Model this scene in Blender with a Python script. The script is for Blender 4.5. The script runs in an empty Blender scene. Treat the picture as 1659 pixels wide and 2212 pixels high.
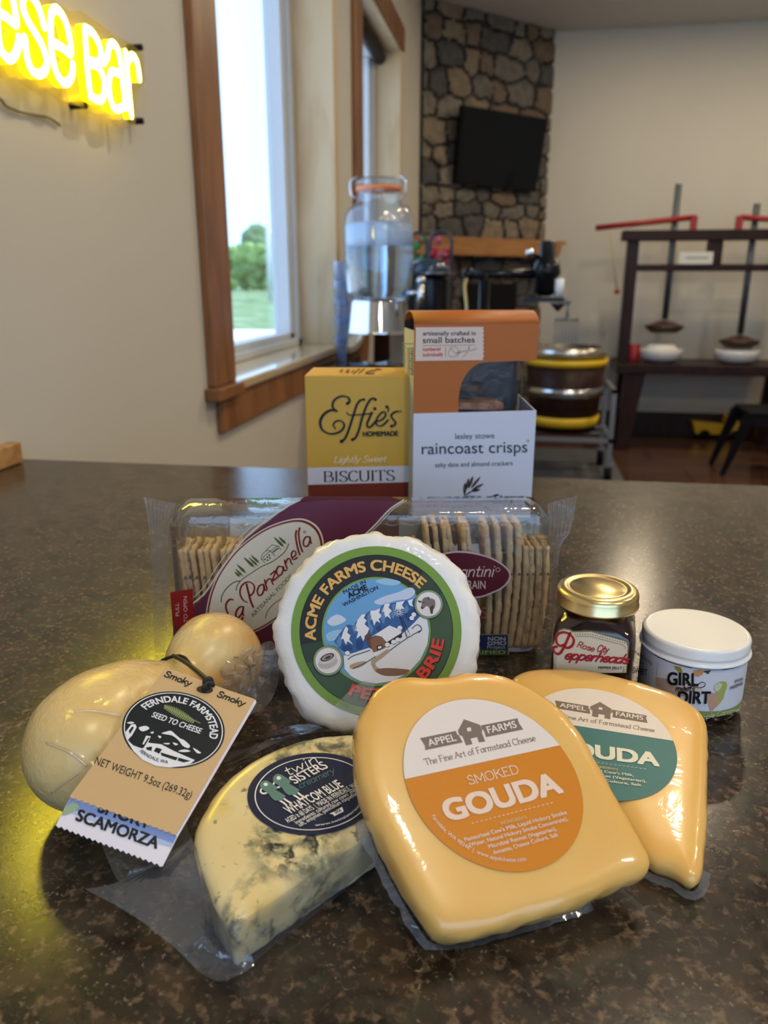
import bpy, bmesh, math, random
from mathutils import Vector as V, Matrix, noise
from mathutils.geometry import tessellate_polygon
R = math.radians
SC = bpy.context.scene
COL = SC.collection

# ---------------------------------------------------------------- camera
EYE = V((0, 0, .28)); FPX = 1661.0
_p, _s = R(16.8), R(10.0)
FWD = V((-math.sin(_s)*math.cos(_p), math.cos(_s)*math.cos(_p), -math.sin(_p)))
RGT = V((math.cos(_s), math.sin(_s), 0)); UPV = RGT.cross(FWD)
cam_d = bpy.data.cameras.new('camera'); cam = bpy.data.objects.new('camera', cam_d); COL.objects.link(cam)
cam.matrix_world = Matrix(((RGT.x, UPV.x, -FWD.x, 0), (RGT.y, UPV.y, -FWD.y, 0), (RGT.z, UPV.z, -FWD.z, EYE.z), (0, 0, 0, 1)))
cam_d.sensor_fit = 'VERTICAL'; cam_d.sensor_height = 34.6; cam_d.lens = 34.6*FPX/2212
cam_d.clip_start = .01; cam_d.clip_end = 800
cam_d.dof.use_dof = True; cam_d.dof.focus_distance = .45; cam_d.dof.aperture_fstop = 9.0
SC.camera = cam

# ---------------------------------------------------------------- light and exposure
SC.view_settings.view_transform = 'Standard'; SC.view_settings.look = 'None'
SC.view_settings.exposure = 0.0; SC.view_settings.gamma = 1.0; SC.view_settings.use_curve_mapping = False
SC.cycles.use_denoising = True; SC.cycles.max_bounces = 14; SC.cycles.transparent_max_bounces = 40
SC.cycles.sample_clamp_indirect = 6.0; SC.cycles.caustics_reflective = False; SC.cycles.caustics_refractive = False
SKY_COL = (.41, .64, 1.0); SKY_STR = 3.3
LAMP_W = 15.5; LAMP_COL = (1.0, .82, .57)
NEON_HOT = 65.0; NEON_SIDE = 2.6
YF_ = -2.3
w = bpy.data.worlds.new('sky'); SC.world = w; w.use_nodes = True
bg = w.node_tree.nodes['Background']; bg.inputs[0].default_value = (*SKY_COL, 1); bg.inputs[1].default_value = SKY_STR
sd = bpy.data.lights.new('sun', 'SUN'); sd.energy = 6.0; sd.angle = R(1); sd.color = (1, .95, .85)
so = bpy.data.objects.new('sun', sd); COL.objects.link(so); so.rotation_euler = V((-.45, -.4, -.8)).to_track_quat('-Z', 'Y').to_euler()
# window openings used as sampling portals for the sky: (centre, direction, width, height)
for c, d, wx, hz in (((-.99, 2.68, .8), (1, 0, 0), 1.25, 1.56), ((-.99, 4.45, .8), (1, 0, 0), 1.15, 1.56), ((1.5, YF_-.1, .5), (0, 1, 0), 4.2, 2.7)):
    ld = bpy.data.lights.new('window_portal', 'AREA'); ld.shape = 'RECTANGLE'; ld.size = wx; ld.size_y = hz; ld.cycles.is_portal = True
    lo = bpy.data.objects.new('window_portal', ld); COL.objects.link(lo); lo.location = c
    lo.rotation_euler = V(d).to_track_quat('-Z', 'Y').to_euler()

# ---------------------------------------------------------------- pixel geometry helpers
def ray(x, y): return FWD + RGT*((x-829.5)/FPX) - UPV*((y-1106)/FPX)
def at_pl(x, y, P, n):
    d = ray(x, y); return EYE + d*((P-EYE).dot(n)/d.dot(n))
def at_z(x, y, z=0): return at_pl(x, y, V((0, 0, z)), V((0, 0, 1)))
def at_x(x, y, X): return at_pl(x, y, V((X, 0, 0)), V((1, 0, 0)))
def at_y(x, y, Y): return at_pl(x, y, V((0, Y, 0)), V((0, 1, 0)))
def tilt_plane(B, tilt, yaw):
    a, b = R(tilt), R(yaw)
    r = V((math.cos(b), math.sin(b), 0)); bk = V((-math.sin(b), math.cos(b), 0))
    u = bk*math.cos(a) + V((0, 0, 1))*math.sin(a)
    return B, r.cross(u), r, u
def spline(pts, n=8, closed=False):
    P = [V(p) for p in pts]; out = []; N = len(P)
    rng = N if closed else N-1
    for i in range(rng):
        if closed: a, b, c, d = P[i-1], P[i], P[(i+1) % N], P[(i+2) % N]
        else: a, b, c, d = P[max(i-1, 0)], P[i], P[i+1], P[min(i+2, N-1)]
        for k in range(n):
            t = k/n
            out.append(b + (c-a)*(.5*t) + (a*2-b*5+c*4-d)*(.5*t*t) + (b*3-a-c*3+d)*(.5*t**3))
    if not closed: out.append(P[-1])
    return out
def resample(pts, n, closed=True):
    P = pts + ([pts[0]] if closed else []); L = [0]
    for a, b in zip(P, P[1:]): L.append(L[-1]+(b-a).length)
    out = []; j = 0; cnt = n if closed else n-1
    for i in range(n):
        t = L[-1]*i/cnt
        while j < len(L)-2 and L[j+1] < t: j += 1
        f = (t-L[j])/max(1e-9, L[j+1]-L[j]); out.append(P[j].lerp(P[j+1], min(1, f)))
    return out

# ---------------------------------------------------------------- materials
def lin(r, g, b):
    f = lambda c: ((c/255+.055)/1.055)**2.4 if c > 10 else c/3294.
    return (f(r), f(g), f(b))
MATS = {}
def M(name, col=(.5, .5, .5), rough=.5, metal=0, spec=.5, coat=0, coat_r=.08, sss=0, sss_r=(.01, .006, .003), emit=None, es=1, bump=None, mix=None, trans=0, ior=1.45, coat_bump=None, aniso=None):
    if name in MATS: return MATS[name]
    m = bpy.data.materials.new(name); m.use_nodes = True; nt = m.node_tree; b = nt.nodes['Principled BSDF']; I = b.inputs
    I['Base Color'].default_value = (*col, 1); I['Roughness'].default_value = rough; I['Metallic'].default_value = metal
    I['Specular IOR Level'].default_value = spec; I['Coat Weight'].default_value = coat; I['Coat Roughness'].default_value = coat_r
    I['Transmission Weight'].default_value = trans; I['IOR'].default_value = ior
    if sss: I['Subsurface Weight'].default_value = sss; I['Subsurface Radius'].default_value = sss_r; I['Subsurface Scale'].default_value = 1.0
    if emit: I['Emission Color'].default_value = (*emit, 1); I['Emission Strength'].default_value = es
    def tc(scale):
        t = nt.nodes.new('ShaderNodeTexCoord'); mp = nt.nodes.new('ShaderNodeMapping')
        mp.inputs['Scale'].default_value = scale if isinstance(scale, tuple) else (scale,)*3
        nt.links.new(t.outputs['Object'], mp.inputs['Vector']); return mp.outputs[0]
    def nz(scale, detail=4, dist=0, rg=.55):
        n = nt.nodes.new('ShaderNodeTexNoise'); n.inputs['Scale'].default_value = 1; n.inputs['Detail'].default_value = detail
        n.inputs['Distortion'].default_value = dist; n.inputs['Roughness'].default_value = rg
        nt.links.new(tc(scale), n.inputs['Vector']); return n.outputs['Fac']
    if mix:   # list of (scale, lo, hi, colour, detail, distortion): successive layers of noise-shaped colour
        prev = None
        for (sc, lo, hi, c2, det, dist, *msk) in mix:
            rp = nt.nodes.new('ShaderNodeMapRange'); rp.inputs[1].default_value = lo; rp.inputs[2].default_value = hi
            nt.links.new(nz(sc, det, dist), rp.inputs[0]); fo = rp.outputs[0]
            for (ms, ml, mh) in msk:
                if isinstance(ms, V):   # a patch of the material round a point of the body
                    tt = nt.nodes.new('ShaderNodeTexCoord'); dn = nt.nodes.new('ShaderNodeVectorMath'); dn.operation = 'DISTANCE'; dn.inputs[1].default_value = ms
                    nt.links.new(tt.outputs['Object'], dn.inputs[0]); src = dn.outputs['Value']
                else: src = nz(ms, 3, .4)
                r2 = nt.nodes.new('ShaderNodeMapRange'); r2.inputs[1].default_value = ml; r2.inputs[2].default_value = mh
                nt.links.new(src, r2.inputs[0]); mu = nt.nodes.new('ShaderNodeMath'); mu.operation = 'MULTIPLY'
                nt.links.new(fo, mu.inputs[0]); nt.links.new(r2.outputs[0], mu.inputs[1]); fo = mu.outputs[0]
            mx = nt.nodes.new('ShaderNodeMix'); mx.data_type = 'RGBA'
            nt.links.new(fo, mx.inputs[0])
            if prev: nt.links.new(prev, mx.inputs[6])
            else: mx.inputs[6].default_value = (*col, 1)
            mx.inputs[7].default_value = (*c2, 1); prev = mx.outputs[2]
        nt.links.new(prev, I['Base Color'])
    def bmp(spec_, sock):
        bp = nt.nodes.new('ShaderNodeBump'); bp.inputs['Strength'].default_value = spec_[1]; bp.inputs['Distance'].default_value = spec_[2] if len(spec_) > 2 else .002
        nt.links.new(nz(spec_[0], 5, spec_[3] if len(spec_) > 3 else 0), bp.inputs['Height']); nt.links.new(bp.outputs[0], I[sock])
    if bump: bmp(bump, 'Normal')
    if coat_bump: bmp(coat_bump, 'Coat Normal')
    MATS[name] = m; return m
def film(name, tint=(.97, .98, .99), fres=1.0, base=.03, rough=.06, milk=0.0, milk_col=(.8, .85, .9), bump=None):
    if name in MATS: return MATS[name]
    m = bpy.data.materials.new(name); m.use_nodes = True; nt = m.node_tree; N = nt.nodes; L = nt.links; N.clear()
    out = N.new('ShaderNodeOutputMaterial'); tr = N.new('ShaderNodeBsdfTransparent'); tr.inputs[0].default_value = (*tint, 1)
    gl = N.new('ShaderNodeBsdfGlossy'); gl.inputs['Roughness'].default_value = rough
    df = N.new('ShaderNodeBsdfDiffuse'); df.inputs[0].default_value = (*milk_col, 1)
    fr = N.new('ShaderNodeFresnel'); fr.inputs[0].default_value = 1.45
    ma = N.new('ShaderNodeMath'); ma.operation = 'MULTIPLY_ADD'; ma.inputs[1].default_value = fres; ma.inputs[2].default_value = base; ma.use_clamp = True
    gm = N.new('ShaderNodeNewGeometry'); io = N.new('ShaderNodeMath'); io.operation = 'MULTIPLY_ADD'; io.inputs[1].default_value = 1/1.45-1.45; io.inputs[2].default_value = 1.45
    L.new(gm.outputs['Backfacing'], io.inputs[0]); L.new(io.outputs[0], fr.inputs[0])   # a thin sheet reflects alike from both sides
    L.new(fr.outputs[0], ma.inputs[0])
    m1 = N.new('ShaderNodeMixShader'); m1.inputs[0].default_value = milk; L.new(tr.outputs[0], m1.inputs[1]); L.new(df.outputs[0], m1.inputs[2])
    m2 = N.new('ShaderNodeMixShader'); L.new(ma.outputs[0], m2.inputs[0]); L.new(m1.outputs[0], m2.inputs[1]); L.new(gl.outputs[0], m2.inputs[2])
    L.new(m2.outputs[0], out.inputs[0])
    if bump:
        t = N.new('ShaderNodeTexCoord'); n = N.new('ShaderNodeTexNoise'); n.inputs['Scale'].default_value = bump[0]; n.inputs['Detail'].default_value = 3; n.inputs['Distortion'].default_value = bump[2] if len(bump) > 2 else .6
        L.new(t.outputs['Object'], n.inputs['Vector']); bp = N.new('ShaderNodeBump'); bp.inputs['Strength'].default_value = bump[1]; bp.inputs['Distance'].default_value = .002
        L.new(n.outputs['Fac'], bp.inputs['Height'])
        for q in (gl, fr): L.new(bp.outputs[0], q.inputs['Normal'])
    MATS[name] = m; return m
def ink(r, g, b, rough=.45):
    return M('ink_%d_%d_%d' % (r, g, b), lin(r, g, b), rough, spec=.35)

# ---------------------------------------------------------------- mesh builder
class MB:
    def __init__(s): s.v = []; s.f = []; s.mi = []; s.sm = []; s.mats = []
    def mid(s, m):
        if m not in s.mats: s.mats.append(m)
        return s.mats.index(m)
    def add(s, vs, fs, m, smooth=False):
        o = len(s.v); i = s.mid(m); s.v += [V(q) for q in vs]
        for f in fs: s.f.append(tuple(k+o for k in f)); s.mi.append(i); s.sm.append(smooth)
        return s
    def box(s, a, b, m):
        (x0, y0, z0), (x1, y1, z1) = a, b
        return s.hexa([(x0, y0, z0), (x1, y0, z0), (x1, y1, z0), (x0, y1, z0), (x0, y0, z1), (x1, y0, z1), (x1, y1, z1), (x0, y1, z1)], m)
    def hexa(s, p, m): return s.add(p, [(3, 2, 1, 0), (4, 5, 6, 7), (0, 1, 5, 4), (1, 2, 6, 5), (2, 3, 7, 6), (3, 0, 4, 7)], m)
    def obox(s, c, t, d, z, lt, ld, lz, m):   # oriented box: centre, axes, half sizes
        c, t, d, z = V(c), V(t), V(d), V(z)
        P = [c + t*(lt*a) + d*(ld*b) + z*(lz*e) for e in (-1, 1) for a, b in ((-1, -1), (1, -1), (1, 1), (-1, 1))]
        return s.hexa(P, m)
    def prism(s, pts, off, m):   # planar polygon extruded by a vector
        n = len(pts); P = [V(p) for p in pts]; off = V(off)
        return s.add(P + [p+off for p in P], [tuple(range(n))[::-1], tuple(range(n, 2*n))] + [(i, (i+1) % n, n+(i+1) % n, n+i) for i in range(n)], m)
    def rings(s, rs, m, smooth=True, cap0=True, cap1=True, closed=True):
        n = len(rs[0]); vs = [p for r in rs for p in r]; fs = []
        for i in range(len(rs)-1):
            for k in range(n if closed else n-1):
                fs.append((i*n+k, i*n+(k+1) % n, (i+1)*n+(k+1) % n, (i+1)*n+k))
        if cap0: fs.append(tuple(range(n))[::-1])
        if cap1: fs.append(tuple(range((len(rs)-1)*n, len(rs)*n)))
        return s.add(vs, fs, m, smooth)
    def lathe(s, prof, c, m, n=48, smooth=True, cap0=True, cap1=True, rib=None):
        c = V(c); rs = []
        for i, (r, z) in enumerate(prof):
            rs.append([c + V((math.cos(2*math.pi*k/n)*(r+(rib[1]*(k % 2) if rib and i in rib[0] else 0)), math.sin(2*math.pi*k/n)*(r+(rib[1]*(k % 2) if rib and i in rib[0] else 0)), z)) for k in range(n)])
        return s.rings(rs, m, smooth, cap0, cap1)
    def tube(s, pts, r, m, n=10, caps=True, smooth=True):
        P = [V(p) for p in pts]; rr = r if isinstance(r, (list, tuple)) else [r]*len(P); rs = []; u = None
        for i, p in enumerate(P):
            d = (P[min(i+1, len(P)-1)] - P[max(i-1, 0)]).normalized()
            if u is None: u = d.orthogonal().normalized()
            u = (u - d*u.dot(d)).normalized(); w_ = d.cross(u)
            rs.append([p + (u*math.cos(2*math.pi*k/n) + w_*math.sin(2*math.pi*k/n))*rr[i] for k in range(n)])
        return s.rings(rs, m, smooth, caps, caps)
    def ball(s, c, r, m, n=16, sc=(1, 1, 1)):
        c = V(c); rs = []
        for i in range(1, n//2):
            a = math.pi*i/(n//2)
            rs.append([c + V((math.sin(a)*math.cos(2*math.pi*k/n)*r*sc[0], math.sin(a)*math.sin(2*math.pi*k/n)*r*sc[1], -math.cos(a)*r*sc[2])) for k in range(n)])
        return s.rings(rs, m)
    def grid(s, fn, nu, nv, m, smooth=True):
        vs = [fn(i/nu, j/nv) for j in range(nv+1) for i in range(nu+1)]
        return s.add(vs, [(j*(nu+1)+i, j*(nu+1)+i+1, (j+1)*(nu+1)+i+1, (j+1)*(nu+1)+i) for j in range(nv) for i in range(nu)], m, smooth)
LOC = {}
def _obj(name, mb, loc, bevel=0, seg=2, sub=0, solid=0):
    me = bpy.data.meshes.new(name); me.from_pydata([p-loc for p in mb.v], [], mb.f)
    for m in mb.mats: me.materials.append(m)
    me.polygons.foreach_set('material_index', mb.mi); me.polygons.foreach_set('use_smooth', mb.sm); me.update()
    o = bpy.data.objects.new(name, me); COL.objects.link(o)
    if solid: md = o.modifiers.new('solid', 'SOLIDIFY'); md.thickness = solid; md.offset = 0
    if bevel: md = o.modifiers.new('bevel', 'BEVEL'); md.width = bevel; md.segments = seg; md.limit_method = 'ANGLE'; md.angle_limit = R(40)
    if sub: md = o.modifiers.new('sub', 'SUBSURF'); md.levels = sub; md.render_levels = sub
    return o
def tags(o, label, cat, group=None, kind=None):
    if label: o['label'] = label
    if cat: o['category'] = cat
    if group: o['group'] = group
    if kind: o['kind'] = kind
    return o
def thing(name, label, cat, loc, group=None):
    o = bpy.data.objects.new(name, None); COL.objects.link(o); o.location = loc; o.empty_display_size = .02
    LOC[o.name] = V(loc); return tags(o, label, cat, group)
def part(name, mb, parent, label=None, **k):
    loc = LOC[parent.name]; o = _obj(name, mb, loc, **k); o.parent = parent; LOC[o.name] = loc
    if label: o['label'] = label
    return o
def top(name, mb, label, cat, loc, group=None, kind=None, **k):
    o = _obj(name, mb, V(loc), **k); o.location = loc; LOC[o.name] = V(loc); return tags(o, label, cat, group, kind)
def struct(name, mb, label=None, **k):
    o = _obj(name, mb, V((0, 0, 0)), **k); LOC[o.name] = V((0, 0, 0)); o['kind'] = 'structure'
    if label: o['label'] = label
    return o
def copy_tree(o, loc, label=None):
    c = o.copy(); COL.objects.link(c); c.location = loc; LOC[c.name] = V(loc)
    if label: c['label'] = label
    for ch in list(o.children):
        k = ch.copy(); COL.objects.link(k); k.parent = c
        for g in list(ch.children):
            q = g.copy(); COL.objects.link(q); q.parent = k
    return c

# ---------------------------------------------------------------- printing (labels and lettering as thin layers of ink on a surface)
_fc = bpy.data.curves.new('lettering', 'FONT'); _fo = bpy.data.objects.new('lettering', _fc); _tc = {}
def glyphs(body, bold):
    k = (body, bold)
    if k not in _tc:
        _fc.body = body; me = bpy.data.meshes.new_from_object(_fo); out = []   # bold = overlaid, slightly shifted impressions
        for dx, dy in ([(0, 0), (1, 1), (1, -1), (-1, 1), (-1, -1)] if bold > 0 else [(0, 0)]):
            out.append(([(a.co.x+dx*bold*.9, a.co.y+dy*bold*.7) for a in me.vertices], [tuple(p.vertices) for p in me.polygons]))
        _tc[k] = out; bpy.data.meshes.remove(me)
    return _tc[k]
SK = {  # skeletons of letters for slab, serif and script lettering; '~' = smooth stroke; cap height 1, x-height .6
 'a': (.58, "~.46,.47 .3,.6 .12,.52 .05,.28 .14,.04 .3,.02 .46,.2|.48,.6 .48,.08 .56,0"), 'c': (.5, "~.46,.48 .3,.6 .12,.52 .05,.3 .12,.08 .3,0 .46,.12"),
 'd': (.58, "~.46,.47 .3,.6 .12,.52 .05,.28 .14,.04 .3,.02 .46,.2|.48,1.02 .48,0"), 'e': (.52, "~.08,.31 .46,.33 .42,.54 .27,.6 .1,.5 .05,.28 .14,.06 .3,0 .46,.12"),
 'f': (.38, "~.42,.93 .34,1.02 .22,.95 .18,.75 .18,0|.04,.6 .36,.6"), 'g': (.58, "~.46,.47 .3,.6 .12,.52 .05,.28 .14,.04 .3,.02 .46,.2|~.48,.6 .48,0 .42,-.22 .27,-.3 .1,-.22"),
 'h': (.58, ".1,1.02 .1,0|~.1,.36 .2,.53 .34,.6 .46,.5 .48,.3 .48,0"), 'i': (.24, ".12,.6 .12,0|.11,.84 .13,.86"), 'k': (.52, ".1,1.02 .1,0|.44,.6 .1,.24|.22,.36 .48,0"),
 'l': (.24, ".12,1.02 .12,0"), 'm': (.86, ".1,.6 .1,0|~.1,.36 .18,.53 .29,.6 .4,.52 .42,.3 .42,0|~.42,.36 .5,.53 .62,.6 .73,.52 .75,.3 .75,0"),
 'n': (.58, ".1,.6 .1,0|~.1,.36 .2,.53 .34,.6 .46,.5 .48,.3 .48,0"), 'o': (.56, "~.28,.6 .1,.5 .05,.3 .1,.1 .28,0 .46,.1 .51,.3 .46,.5 .28,.6"),
 'p': (.58, ".1,.62 .1,-.34|~.1,.42 .26,.6 .44,.52 .51,.3 .44,.08 .28,0 .1,.16"), 'r': (.42, ".1,.6 .1,0|~.1,.36 .18,.52 .28,.6 .38,.56"),
 's': (.48, "~.42,.5 .27,.6 .12,.53 .11,.42 .26,.32 .42,.21 .42,.08 .26,0 .08,.1"), 't': (.4, "~.18,.86 .18,.14 .24,.02 .36,.05|.04,.6 .34,.6"),
 'u': (.58, "~.08,.6 .08,.2 .16,.02 .32,.02 .46,.22|.48,.6 .48,0"), 'w': (.78, ".04,.6 .2,0 .38,.52 .55,0 .72,.6"), 'y': (.54, ".05,.6 .27,.04|~.5,.6 .3,.1 .18,-.2 .04,-.3"),
 'z': (.5, ".05,.58 .44,.58 .05,.02 .46,.02"), 'v': (.5, ".04,.6 .25,0 .46,.6"), ' ': (.32, ""), ',': (.2, ".1,.04 .05,-.12"), "'": (.18, ".1,1 .08,.82"),
 'A': (.8, ".04,0 .4,1 .76,0|.18,.36 .62,.36"), 'B': (.72, ".12,1 .12,0|~.12,1 .4,.99 .56,.88 .54,.6 .36,.53 .12,.53|~.36,.53 .6,.46 .66,.24 .56,.05 .36,0 .12,0"),
 'C': (.74, "~.66,.82 .5,.98 .3,.98 .12,.8 .06,.5 .12,.18 .3,.02 .5,.02 .68,.2"), 'D': (.78, ".12,1 .12,0|~.12,1 .4,.98 .62,.84 .7,.5 .62,.16 .4,.02 .12,0"),
 'E': (.66, ".12,1 .12,0|.12,1 .6,1|.12,.52 .48,.52|.12,0 .62,0"), 'F': (.62, ".12,1 .12,0|.12,1 .58,1|.12,.52 .46,.52"), 'I': (.34, ".17,1 .17,0"),
 'K': (.74, ".12,1 .12,0|.64,1 .12,.4|.3,.6 .68,0"), 'L': (.62, ".12,1 .12,0 .58,0 .58,.14"), 'M': (.92, ".1,0 .12,1 .46,.2 .8,1 .82,0"),
 'O': (.82, "~.41,1 .16,.88 .06,.5 .16,.12 .41,0 .66,.12 .76,.5 .66,.88 .41,1"), 'P': (.66, ".12,1 .12,0|~.12,1 .42,.98 .58,.84 .58,.62 .42,.48 .12,.46"),
 'R': (.72, ".12,1 .12,0|~.12,1 .42,.98 .58,.86 .56,.62 .4,.5 .12,.48|.36,.48 .66,0"), 'S': (.62, "~.53,.8 .42,.98 .22,.98 .1,.82 .16,.62 .4,.45 .54,.28 .5,.07 .3,0 .12,.05 .07,.22"),
 'T': (.74, ".37,1 .37,0|.06,.86 .06,1 .68,1 .68,.86"), 'U': (.76, "~.1,1 .1,.3 .2,.05 .4,0 .58,.08 .64,.3 .64,1"), 'G': (.8, "~.66,.82 .5,.98 .3,.98 .12,.8 .06,.5 .12,.18 .3,.02 .52,.02 .68,.2|.44,.46 .68,.46 .68,.04"),
}
class Pr:
    """prints in the photograph's frame onto a real surface: surf(px, py, h) gives the point h above that surface"""
    def __init__(s, surf, ox=0, oy=0, sc=1.0, lay=.00013):
        s.surf = surf; s.o = (ox, oy); s.sc = sc; s.mb = MB(); s.lay = lay; s.fr = None; s.maxe = None
    def crop(s, ox, oy, sc): s.o = (ox, oy); s.sc = sc; return s
    def P(s, x, y, lay):
        if s.fr: x, y = s.fr(x, y)
        else: x, y = s.o[0]+x/s.sc, s.o[1]+y/s.sc
        return s.surf(x, y, lay*s.lay)
    def tri(s, pts, fs, m, lay):
        if s.maxe:
            pts = list(pts); q = [tuple(f) for f in fs]; out = []
            while q:
                f = q.pop()
                if len(f) > 3:
                    t = tessellate_polygon([[V((*pts[i], 0)) for i in f]]); q += [tuple(f[i] for i in k) for k in t]; continue
                e = [(math.dist(pts[f[i]], pts[f[(i+1) % 3]]), i) for i in range(3)]; L, i = max(e)
                if L > s.maxe*s.sc:
                    a, b, c = f[i], f[(i+1) % 3], f[(i+2) % 3]; pts.append(((pts[a][0]+pts[b][0])/2, (pts[a][1]+pts[b][1])/2)); k = len(pts)-1
                    q += [(a, k, c), (k, b, c)]
                else: out.append(f)
            fs = out
        s.mb.add([s.P(x, y, lay) for x, y in pts], fs, m)
    def poly(s, pts, m, lay=1, smooth=0):
        if smooth: pts = [(q.x, q.y) for q in spline([(*p[:2], 0) for p in pts], smooth, True)]
        t = tessellate_polygon([[V((*p, 0)) for p in pts]])
        s.tri(pts, [tuple(k) for k in t], m, lay); return s
    def rect(s, x0, y0, x1, y1, m, lay=1): return s.poly([(x0, y0), (x1, y0), (x1, y1), (x0, y1)], m, lay)
    def disc(s, c, U, W, m, lay=1, r0=0, r1=1, a0=0, a1=360, n=72):   # disc or ring in a skewed frame
        pts = []
        for k in range(n+1):
            a = R(a0+(a1-a0)*k/n)
            for r in (r0, r1): pts.append((c[0]+(U[0]*math.cos(a)+W[0]*math.sin(a))*r, c[1]+(U[1]*math.cos(a)+W[1]*math.sin(a))*r))
        s.tri(pts, [(2*k, 2*k+1, 2*k+3, 2*k+2) for k in range(n)], m, lay); return s
    def text(s, body, p0, p1, cap, m, lay=2, bold=0, fit=True):
        G = glyphs(body, bold); x0 = min(v[0] for v in G[0][0]); x1 = max(v[0] for v in G[0][0])
        ux, uy = p1[0]-p0[0], p1[1]-p0[1]; L = math.hypot(ux, uy)
        if not isinstance(cap, tuple): cap = (uy/L*cap, -ux/L*cap)
        for k, (vs, fs) in enumerate(G): s.tri([(p0[0]+ux*(x-x0)/(x1-x0)+cap[0]*y/.682, p0[1]+uy*(x-x0)/(x1-x0)+cap[1]*y/.682) for x, y in vs], fs, m, lay+.14*k)
        return s
    def arc(s, body, c, U, W, r, cap, a0, a1, m, lay=2, bold=0, bottom=False):   # lettering along a circle of the skewed frame
        G = glyphs(body, bold); x0 = min(v[0] for v in G[0][0]); x1 = max(v[0] for v in G[0][0])
        for k, (vs, fs) in enumerate(G):
            pts = []
            for x, y in vs:
                a = R(a0+(a1-a0)*(x-x0)/(x1-x0)); rr = r + (-cap if bottom else cap)*y/.682
                pts.append((c[0]+(U[0]*math.cos(a)+W[0]*math.sin(a))*rr, c[1]+(U[1]*math.cos(a)+W[1]*math.sin(a))*rr))
            s.tri(pts, fs, m, lay+.14*k)
        return s
    def stroke(s, pts, wd, m, lay=2, smooth=6, nib=None, ends=True, taper=None):
        if smooth and len(pts) > 2: pts = [(q.x, q.y) for q in spline([(*p[:2], 0) for p in pts], smooth)]
        n = len(pts)
        if not smooth and n > 2:
            for k, (a, b) in enumerate(zip(pts, pts[1:])): s.stroke([a, b], wd, m, lay+.14*k, 0, nib, False)
            rng = range(n) if ends else range(1, n-1)
            for i in rng: s.tri([(pts[i][0]+math.cos(k*math.pi/5)*wd*.5*(nib[1] if nib else 1), pts[i][1]+math.sin(k*math.pi/5)*wd*.5*(nib[1] if nib else 1)) for k in range(10)], [tuple(range(10))], m, lay-.12)
            return s
        A = []; ws = []
        for i in range(n):
            a, b = pts[max(i-1, 0)], pts[min(i+1, n-1)]; dx, dy = b[0]-a[0], b[1]-a[1]; L = math.hypot(dx, dy) or 1
            ww = wd if nib is None else wd*(nib[1]+(1-nib[1])*abs(math.sin(math.atan2(dy, dx)-nib[0])))
            if taper: t = i/(n-1); ww *= taper[0]*(1-t)+taper[1]*t
            ws.append(ww); A += [(pts[i][0]-dy/L*ww/2, pts[i][1]+dx/L*ww/2), (pts[i][0]+dy/L*ww/2, pts[i][1]-dx/L*ww/2)]
        s.tri(A, [(2*i, 2*i+1, 2*i+3, 2*i+2) for i in range(n-1)], m, lay)
        dots = ([0, n-1] if smooth else range(n)) if ends else ([] if smooth else range(1, n-1))
        for i in dots:
            s.tri([(pts[i][0]+math.cos(k*math.pi/5)*ws[i]/2, pts[i][1]+math.sin(k*math.pi/5)*ws[i]/2) for k in range(10)], [tuple(range(10))], m, lay-.12)
        return s
    def sk(s, body, p0, p1, cap, wd, m, lay=2, shear=0, serif=0, nib=None, track=0, ends=True):
        ux, uy = p1[0]-p0[0], p1[1]-p0[1]; L = math.hypot(ux, uy)
        if not isinstance(cap, tuple): cap = (uy/L*cap, -ux/L*cap)
        tot = sum(SK[ch][0]+track for ch in body)-track; x = 0
        ch_ = math.hypot(*cap); base_ang = math.atan2(uy, ux)
        for ch in body:
            adv, src = SK[ch]
            for ns, st in enumerate(filter(None, src.split('|'))):
                sm = st[0] == '~'; q = [tuple(map(float, t.split(','))) for t in st.lstrip('~').split()]
                tf = lambda a, b: (p0[0]+ux*(x+a+shear*b)/tot+cap[0]*b, p0[1]+uy*(x+a+shear*b)/tot+cap[1]*b)
                nb = (nib[0]+base_ang, nib[1]) if nib else None
                s.stroke([tf(*t) for t in q], wd*ch_, m, lay+.1*ns, 5 if sm else 0, nb, ends or ch == 'i' and len(q) == 2 and q[0][1] > .8)
                if serif:
                    for e, f in ((q[0], q[1]), (q[-1], q[-2])):
                        if abs(e[1]-f[1]) > 1.3*abs(e[0]-f[0]) and min(abs(e[1]-h) for h in (0, .6, 1, 1.02, -.34, .62)) < .03 and not (ch == 'T' and e[1] > .8) and not (ch == 'L' and e[0] > .4):
                            h = serif; s.stroke([tf(e[0]-h, e[1]), tf(e[0]+h, e[1])], wd*ch_*(nib[1]*1.1 if nib else .9), m, lay-.2, 0, None, False)
            x += adv+track
        return s
def plane_surf(P, n):
    n = n.normalized()
    if n.dot(EYE-P) < 0: n = -n
    return lambda x, y, h: at_pl(x, y, P, n) + n*h

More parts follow.
